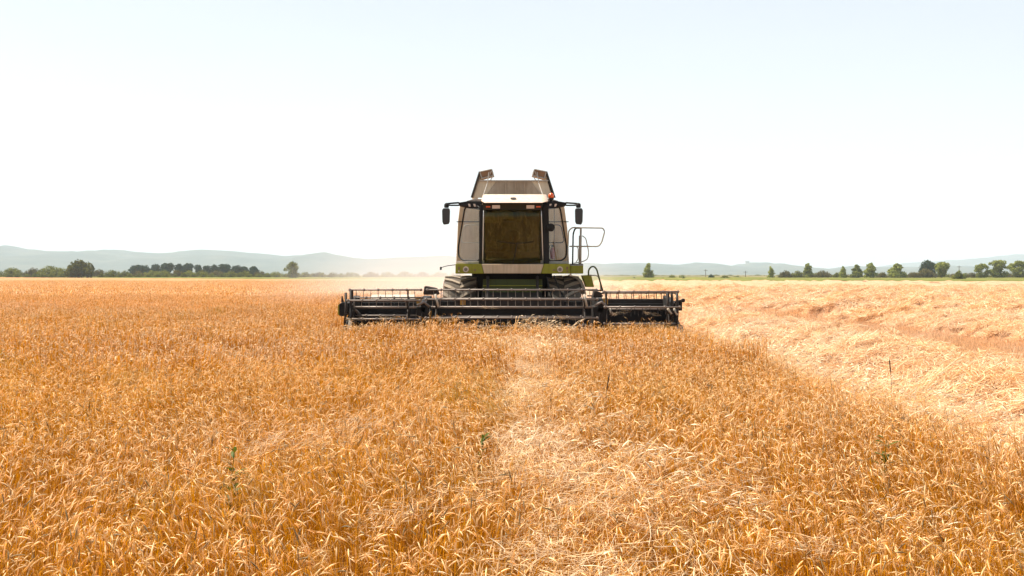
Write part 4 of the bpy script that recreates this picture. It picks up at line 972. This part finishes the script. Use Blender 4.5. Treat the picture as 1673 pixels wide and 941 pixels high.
# wheels
M['lug'] = paint('dusty_sunlit_lug', (0.24, 0.20, 0.15), .85, dust=.6, dustcol=(.48,.38,.28))  # dust colour painted extra pale for the sunlight on the lugs
def wheel(cx, cy, rad, wid, nlug, nm):
    pr = [(-wid/2, rad*.60), (-wid/2, rad*.86), (-wid*.44, rad*.935), (-wid*.25, rad*.955), (0, rad*.96), (wid*.25, rad*.955), (wid*.44, rad*.935), (wid/2, rad*.86), (wid/2, rad*.60)]
    ty = B(MB().lathe((cx, cy, rad), (1, 0, 0), pr, 56), nm, 'rubber', 0, True)
    lg = MB()
    for i in range(nlug):
        for s in (-1, 1):
            a0 = 2*math.pi*(i + (.5 if s > 0 else 0))/nlug; da = .30
            P_ = []
            for (t, hw) in ((0.02, .038), (.5, .045), (.92, .055)):
                a = a0 + da*t*1.0; xx = s*t*wid/2*1.02
                for dz in (-hw/rad, hw/rad):
                    for rr in (rad*.95 - (t > .9)*rad*.03, rad*1.0 - (t > .9)*rad*.02):
                        P_.append(Vector((cx + xx, cy - math.cos(a+dz)*rr, rad + math.sin(a+dz)*rr)))
            lg.add(P_, [(0,1,3,2),(8,10,11,9),(0,4,5,1),(4,8,9,5),(2,3,7,6),(6,7,11,10),(1,5,7,3),(5,9,11,7),(0,2,6,4),(4,6,10,8)])
    B(lg, 'tread_lugs', 'lug', 0, False, ty)
    B(MB().lathe((cx, cy, rad), (1, 0, 0), [(-wid*.42, rad*.15), (-wid*.40, rad*.5), (-wid*.49, rad*.6), (wid*.49, rad*.6), (wid*.40, rad*.5), (wid*.42, rad*.15)], 32), 'rim', 'green', 0, False, ty)
wheel(-1.275, 28.5, .96, .84, 20, 'front_tyre'); wheel(1.275, 28.5, .96, .84, 20, 'front_tyre')
wheel(-1.15, 32.4, .62, .45, 16, 'rear_tyre'); wheel(1.15, 32.4, .62, .45, 16, 'rear_tyre')
# fender, step box, ladder rails on the right
B(MB().slab([P3(951,450,27.9), P3(966,449,27.9), P3(971,469,27.9), P3(958,469,27.9)], (0, .55, 0)), 'step_box', 'green', .015)
fp = [P3(px, py, 28.0) for px, py in ((931,449),(944,452),(951,458),(956,470),(958,482))]
fi = [P3(px, py, 28.0) for px, py in ((953,482),(951.5,471),(947,461),(941,455),(931,451.5))]
B(MB().slab(fp + fi, (0, .9, 0)), 'fender', 'rail', .006)
D = 27.75
def rail(name, pts, r=.016, D=27.75, rr=.09, mat='rail'): return B(MB().tube(round_path(poly(pts, D), rr, 5), r, 7), name, mat, 0, True)
rail('gate_rail', [(928,402.5),(929,377),(935,371.5),(947,372),(985,372.5),(988,378),(983,396),(978,402.5),(930,402.5)], .017, 27.7)
rail('hand_rail', [(935.5,432),(936.5,381),(940,372.5),(947,372.5)], .020, 27.9, .1, 'black')
rail('rail_post', [(948.5,433),(949,371)], .026); rail('rail_post', [(946,433),(946.5,385)], .012)
rail('hand_rail', [(951,385),(957,389),(962,412),(960,424),(950,428),(937,430)], .013, 27.7)
rail('hand_rail', [(941,402),(944.5,405),(944.5,424),(941,428)], .012, 28.0)
rail('rail_post', [(928,403),(928,431)], .016)
rail('ladder_rail', [(961.5,450),(961.5,441),(966,435.5),(971,435.5),(975,440),(979,455),(985,476)], .020, 27.6, .12, 'darkgreen')
rail('ladder_rail', [(962,449.5),(976,450),(980,457),(982,476)], .014, 27.6, .1, 'rail')
lad = MB()
for k in range(3): lad.box((gx(960,27.6), 27.5, gz(474+9*k,27.6)-.02), (gx(985,27.6), 27.75, gz(474+9*k,27.6)+.01))
B(lad, 'ladder_steps', 'hub')
B(MB().lathe(P3(932,449,27.2), (0, -1, 0), [(0, .025), (.02, .03)], 12), 'marker_light', 'roofwhite')

# ------------- header (parts of the harvester)
HD = 25.1; s = FPX/HD
hx = lambda px: (px - 836.5)/s
hz = lambda py: CAMH - (py - HORIZ)/s
XL, XR = hx(568), hx(1106)
# trough: floor, back sheet, side plates
B(MB().box((XL, 24.75, .14), (XR, 26.3, .20)), 'header_floor', 'steel')
B(MB().box((XL, 26.24, .16), (hx(690), 26.32, 1.30)), 'back_sheet', 'black', .01)
B(MB().box((hx(690)+.003, 26.2, .16), (hx(985)-.003, 26.30, 1.33)), 'back_sheet', 'black', .01)
B(MB().box((hx(985), 26.24, .16), (XR, 26.32, 1.27)), 'back_sheet', 'black', .01)
B(MB().box((XL+.02, 26.33, 1.26), (XR-.02, 26.47, 1.38)), 'top_beam', 'hub', .02)
B(MB().box((hx(741), 26.05, 1.24), (hx(925), 26.19, 1.40)), 'center_beam', 'steel', .02)
B(MB().slab([Vector((hx(592), 26.5, 1.30)), Vector((hx(668), 26.5, 1.30)), Vector((hx(668), 26.75, 1.47)), Vector((hx(592), 26.75, 1.47))], (0, .03, .0)), 'rear_deflector', 'roofwhite', .008)
B(MB().slab([Vector((hx(1000), 26.5, 1.27)), Vector((hx(1094), 26.5, 1.27)), Vector((hx(1088), 26.6, 1.33)), Vector((hx(1004), 26.6, 1.33))], (0, .05, 0)), 'rear_deflector', 'black', .008)
# auger with flighting
au = B(MB().lathe((XL+.1, 25.95, .52), (1, 0, 0), [(0, .20), (XR-XL-.2, .20)], 18), 'auger', 'hub', 0, True)
fl = MB(); turns = 7; nn = 28*turns
for half in (-1, 1):
    vs = []; fs = []
    for i in range(nn//2):
        t = i/(nn//2 - 1); a = half*t*turns*math.pi; xx = half*(.6 + t*((XR-XL)/2 - .75)); 
        vs += [Vector((xx, 25.95 + math.cos(a)*.20, .52 + math.sin(a)*.20)), Vector((xx, 25.95 + math.cos(a)*.31, .52 + math.sin(a)*.31)), Vector((xx+.01, 25.95 + math.cos(a)*.31, .52 + math.sin(a)*.31)), Vector((xx+.01, 25.95 + math.cos(a)*.20, .52 + math.sin(a)*.20))]
        if i: b_ = (i-1)*4; fs += [(b_, b_+1, b_+5, b_+4), (b_+1, b_+2, b_+6, b_+5), (b_+2, b_+3, b_+7, b_+6)]
    fl.add(vs, fs)
B(fl, 'auger_flight', 'bar', 0, False, au)
B(MB().box((XL, 24.66, .12), (XR, 24.76, .16)), 'cutter_bar', 'bar')
# side plates + dividers
for sg, xe in ((-1, XL), (1, XR)):
    o = xe; t = .06*sg
    B(MB().slab([Vector((o, 26.5, .12)), Vector((o, 24.5, .10)), Vector((o, 23.9, .30)), Vector((o, 24.5, .72)), Vector((o, 25.4, .98)), Vector((o, 26.5, 1.32))], (t, 0, 0)), 'end_plate', 'black', .01)
dv = B(MB().loft([Vector((XL+.08, 24.6, .12)), Vector((XL+.17, 24.6, .12)), Vector((XL+.17, 24.6, .92)), Vector((XL+.10, 24.6, .98))], [Vector((XL+.09, 24.2, .30)), Vector((XL+.12, 24.2, .30)), Vector((XL+.12, 24.2, .52)), Vector((XL+.09, 24.2, .52))]), 'crop_divider', 'rail', .01)
dv2 = B(MB().loft([Vector((XR-.12, 24.6, .12)), Vector((XR+.05, 24.6, .12)), Vector((XR+.05, 24.6, .85)), Vector((XR-.12, 24.6, .85))], [Vector((XR-.05, 23.8, .30)), Vector((XR, 23.8, .30)), Vector((XR, 23.8, .50)), Vector((XR-.05, 23.8, .50))]), 'crop_divider', 'hub', .01)
# end pods
B(MB().slab([Vector((hx(552), 25.3, hz(497))), Vector((hx(556), 25.3, hz(494))), Vector((hx(567), 25.3, hz(496))), Vector((hx(567), 25.3, hz(512))), Vector((hx(556), 25.3, hz(518))), Vector((hx(552), 25.3, hz(516)))], (0, 1.0, 0)), 'drive_cover', 'black', .02)
B(MB().slab([Vector((hx(549.5), 25.32, hz(499))), Vector((hx(551.7), 25.32, hz(497))), Vector((hx(551.7), 25.32, hz(516))), Vector((hx(549.5), 25.32, hz(514)))], (0, .95, 0)), 'cover_edge', 'green', .004)
B(MB().tube([Vector((hx(557), 25.35, hz(494))), Vector((hx(556), 25.35, hz(484)))], [.035, .012], 7), 'marker_stub', 'hub')
B(MB().box((hx(1108), 25.3, hz(508)), (hx(1117), 26.1, hz(493))), 'drive_cover', 'black', .02)
B(MB().tube([Vector((hx(1105), 25.3, hz(494))), Vector((hx(1116), 25.25, hz(491)))], .022, 8).lathe(Vector((hx(1117.5), 25.2, hz(491))), (0, 1, 0), [(0, .02), (.01, .045), (.06, .045), (.07, .02)], 12), 'end_knob', 'hub', 0, True)
# reel: shaft, spiders, tine bars in three sections
RZ, RR_ = hz(503.5), .405
secs = [(572, 688, 4, 'l'), (698, 974, 0, 'c'), (986, 1106, 25, 'r')]
tine_me = None; n_single = 0
for (a, b, phs, nm) in secs:
    x0, x1 = hx(a), hx(b)
    B(MB().tube([(x0, HD, RZ+.02), (x1, HD, RZ+.02)], .026, 12), 'reel_shaft', 'bar', 0, True)
    nsp = 2
    ins = .06
    for k in range(nsp):
        xx = x0 + ins + (x1 - x0 - 2*ins)*k/(nsp-1)
        if nm == 'l' and k == 1: xx = hx(667)
        if nm == 'c' and k == 0: xx = hx(713)
        if nm == 'c' and k == 1: xx = hx(954)
        if nm == 'r' and k == 1: xx = hx(1091)
        sp = MB().lathe((xx-.02, HD, RZ+.02), (1, 0, 0), [(0, .09), (.04, .09)], 14)
        for j in range(6):
            th = R(phs + 60*j + 90); dy, dz = math.cos(th), math.sin(th)
            rot = Matrix.Rotation(th, 3, 'X')
            sp.box((xx-.012, HD, RZ-.028), (xx+.012, HD + RR_, RZ+.028), rot, (xx, HD, RZ))
        B(sp, 'reel_spider', 'hub', .004)
    for j in range(6):
        th = R(phs + 60*j + 90); yy = HD + math.cos(th)*RR_; zz = RZ + math.sin(th)*RR_
        br = MB().tube([(x0-.03, yy, zz), (x1+.03, yy, zz)], .018, 8)
        nclip = int((x1-x0)/.31)
        for k in range(nclip + 1):
            cx = x0 + (x1-x0)*k/nclip; br.box((cx-.018, yy-.028, zz-.028), (cx+.018, yy+.028, zz+.030))
        bo = B(br, 'tine_bar', 'bar', 0, True)
        nt_ = int((x1-x0)/.165); front = math.cos(th) < -.3 or (abs(math.cos(th)) <= .3 and zz > RZ) 
        if nm == 'c' and j == 0: front = True
        tm = MB(); allm = MB()
        def tine(mb, cx, yy, zz): mb.tube([(cx, yy, zz), (cx, yy+.005, zz-.07), (cx+.004, yy-.015, zz-.14), (cx, yy-.05, zz-.17)], [.009, .009, .008, .004], 5)
        if front and n_single + nt_ <= 96:
            for k in range(nt_):
                cx = x0 + .06 + (x1-x0-.12)*(k+.5)/nt_
                if tine_me is None:
                    t_ = MB(); tine(t_, 0, 0, 0); to = t_.build('tine', M['tinesteel'], None, 0, True, origin=(0, 0, 0)); tine_me = to.data
                    to.parent = bo
                else:
                    to = bpy.data.objects.new('tine', tine_me); COL.objects.link(to); to.parent = bo
                to.location = Vector((cx, yy, zz)) - root.location
                n_single += 1
        else:
            for k in range(nt_): tine(allm, x0 + .06 + (x1-x0-.12)*(k+.5)/nt_, yy, zz)
            ro = B(allm, 'tine_row', 'steel', 0, True, bo); ro['kind'] = 'stuff'
# reel arms and junction units
for px, w_ in ((571, .07), (692, .10), (981, .12), (1100, .07)):
    x = hx(px)
    B(MB().hexa([Vector((x-w_, 26.3, 1.15)), Vector((x+w_, 26.3, 1.15)), Vector((x+w_*.6, HD-.05, RZ-.10)), Vector((x-w_*.6, HD-.05, RZ-.10)), Vector((x-w_, 26.3, 1.46)), Vector((x+w_, 26.3, 1.46)), Vector((x+w_*.6, HD-.05, RZ+.12)), Vector((x-w_*.6, HD-.05, RZ+.12))]), 'reel_arm', 'black', .015)
    B(MB().tube([(x+.09, 26.2, 1.0), (x+.09, 25.4, RZ-.05)], [.04, .03], 8), 'reel_cylinder', 'bar', 0, True)
for px in (692, 981):
    x = hx(px)
    jb = B(MB().box((x-.16, 25.05, .55), (x+.16, 25.7, 1.25)), 'reel_gearbox', 'black', .04)
    B(MB().tube([(x-.13, 25.0, 1.26), (x+.02, 25.0, 1.34), (x+.15, 25.02, 1.22)], .03, 8), 'hydraulic_hose', 'bar', 0, True)
    B(MB().tube([(x-.02, 24.98, 1.1), (x-.06, 24.95, .8), (x+.05, 24.95, .6)], .02, 8), 'hydraulic_hose', 'black', 0, True)
B(MB().slab([Vector((hx(690), 25.3, hz(482))), Vector((hx(692), 25.3, hz(467))), Vector((hx(712), 25.3, hz(471))), Vector((hx(716), 25.3, hz(482)))], (0, .45, 0)), 'drive_motor', 'hub', .03)
B(MB().slab([Vector((hx(970), 25.3, hz(486))), Vector((hx(972), 25.3, hz(474))), Vector((hx(984), 25.3, hz(478))), Vector((hx(986), 25.3, hz(486)))], (0, .45, 0)), 'drive_motor', 'hub', .03)
for px, py in ((681, 491), (754, 493), (993, 492)):
    B(MB().box((hx(px)-.06, 25.75, hz(py)-.09), (hx(px)+.06, 25.78, hz(py)+.05)), 'reflector_plate', 'amber')
# end frames: upright bars on the outer ends
for px, t, bt in ((566, 478, 530), (574, 474, 534), (1089, 476, 512), (1096, 476, 520), (1104.5, 476, 528)):
    B(MB().tube([(hx(px), 25.0, hz(t)), (hx(px)+.015, 24.95, hz((t+bt)/2)), (hx(px)-.01, 24.9, hz(bt))], .03, 7), 'end_upright', 'hub', 0, True)
for px in (705, 577, 1101):
    B(MB().tube([(hx(px), 24.72, hz(500)), (hx(px), 24.70, hz(538))], .022, 7), 'skid_post', 'black', 0, True)
for (a, b, c_, d) in ((713, 480, 718, 500), (953, 480, 957, 500), (993, 503, 999, 514), (1087, 503, 1093, 512), (1097, 503, 1102, 514)):
    B(MB().tube([(hx(a), 24.74, hz(b)), (hx(c_), 24.70, hz(d))], .024, 6), 'reel_brace', 'rail', 0, True)

# crop caught on the reel, and small warning decals
cs = straw_tile(.5, 45, .8, 300, .12, .08, .28, bias=(1, .1), spread=.9, curl=.6, mat='lodged')
for k, (px, py, sc_) in enumerate(((585, 522, .7), (640, 521, .8), (735, 523, .9), (800, 503, .6), (872, 522, .9), (925, 520, .8), (1010, 512, .7), (1060, 513, .6), (770, 533, 1.), (900, 532, 1.))):
    o = bpy.data.objects.new('caught_straw', cs); COL.objects.link(o); o.parent = root; o['kind'] = 'stuff'
    o.location = Vector((hx(px), 24.70, hz(py))) - root.location; o.scale = (sc_, .35*sc_, sc_*.8); o.rotation_euler = (0, .2*math.sin(k*3), .3*math.cos(k*5))
for px, py, w_, h_, mt in ((748.5, 436, 3, 4, 'rust'), (748.5, 442, 2.2, 2.2, 'lens'), (774, 440, 4, 2.4, 'rust'), (903, 440, 4, 2.4, 'rust'), (925, 436, 3.4, 4, 'rust'), (925.5, 442, 3, 3, 'rust')):
    B(MB().slab(poly([(px, py), (px+w_, py), (px+w_, py+h_), (px, py+h_)], 27.094), (0, .004, 0)), 'decal', mt)

# ------------------------------------------------------------------ dust and haze
def volume_box(name, lo, hi, label, col, dens, aniso=0.3, noise=None):
    o = MB().box(lo, hi)
    m, nt, out = new_mat(name + '_air'); v = N(nt, 'ShaderNodeVolumePrincipled')
    v.inputs['Color'].default_value = (*col, 1); v.inputs['Density'].default_value = dens; v.inputs['Anisotropy'].default_value = aniso
    if noise:
        tc = N(nt, 'ShaderNodeTexCoord'); mp = N(nt, 'ShaderNodeMapping'); nt.links.new(tc.outputs['Generated'], mp.inputs[0])
        mp.inputs['Location'].default_value = (-1, -1, 0); mp.inputs['Scale'].default_value = (2, 2, 1)
        gr = N(nt, 'ShaderNodeTexGradient', gradient_type='SPHERICAL'); nt.links.new(mp.outputs[0], gr.inputs[0])
        nz = N(nt, 'ShaderNodeTexNoise'); nz.inputs['Scale'].default_value = noise; nz.inputs['Detail'].default_value = 3
        nt.links.new(tc.outputs['Object'], nz.inputs['Vector'])
        mu = N(nt, 'ShaderNodeMath', operation='MULTIPLY'); nt.links.new(gr.outputs[0], mu.inputs[0]); nt.links.new(nz.outputs[0], mu.inputs[1])
        m2 = N(nt, 'ShaderNodeMath', operation='MULTIPLY'); nt.links.new(mu.outputs[0], m2.inputs[0]); m2.inputs[1].default_value = dens
        nt.links.new(m2.outputs[0], v.inputs['Density'])
    nt.links.new(v.outputs[0], out.inputs['Volume'])
    return tag(o.build(name, m), label, 'dust' if noise else 'haze', kind='stuff')
volume_box('haze', (-9500, -80, -1.2), (9500, 9800, 420), 'thin pale summer haze over the plain', (.77, .90, 1.0), .00013, .0)
volume_box('dust_cloud', (-15, 36, .03), (9, 110, 5), 'pale chaff dust drifting behind the harvester', (.97, .95, .92), .07, .3, .12)
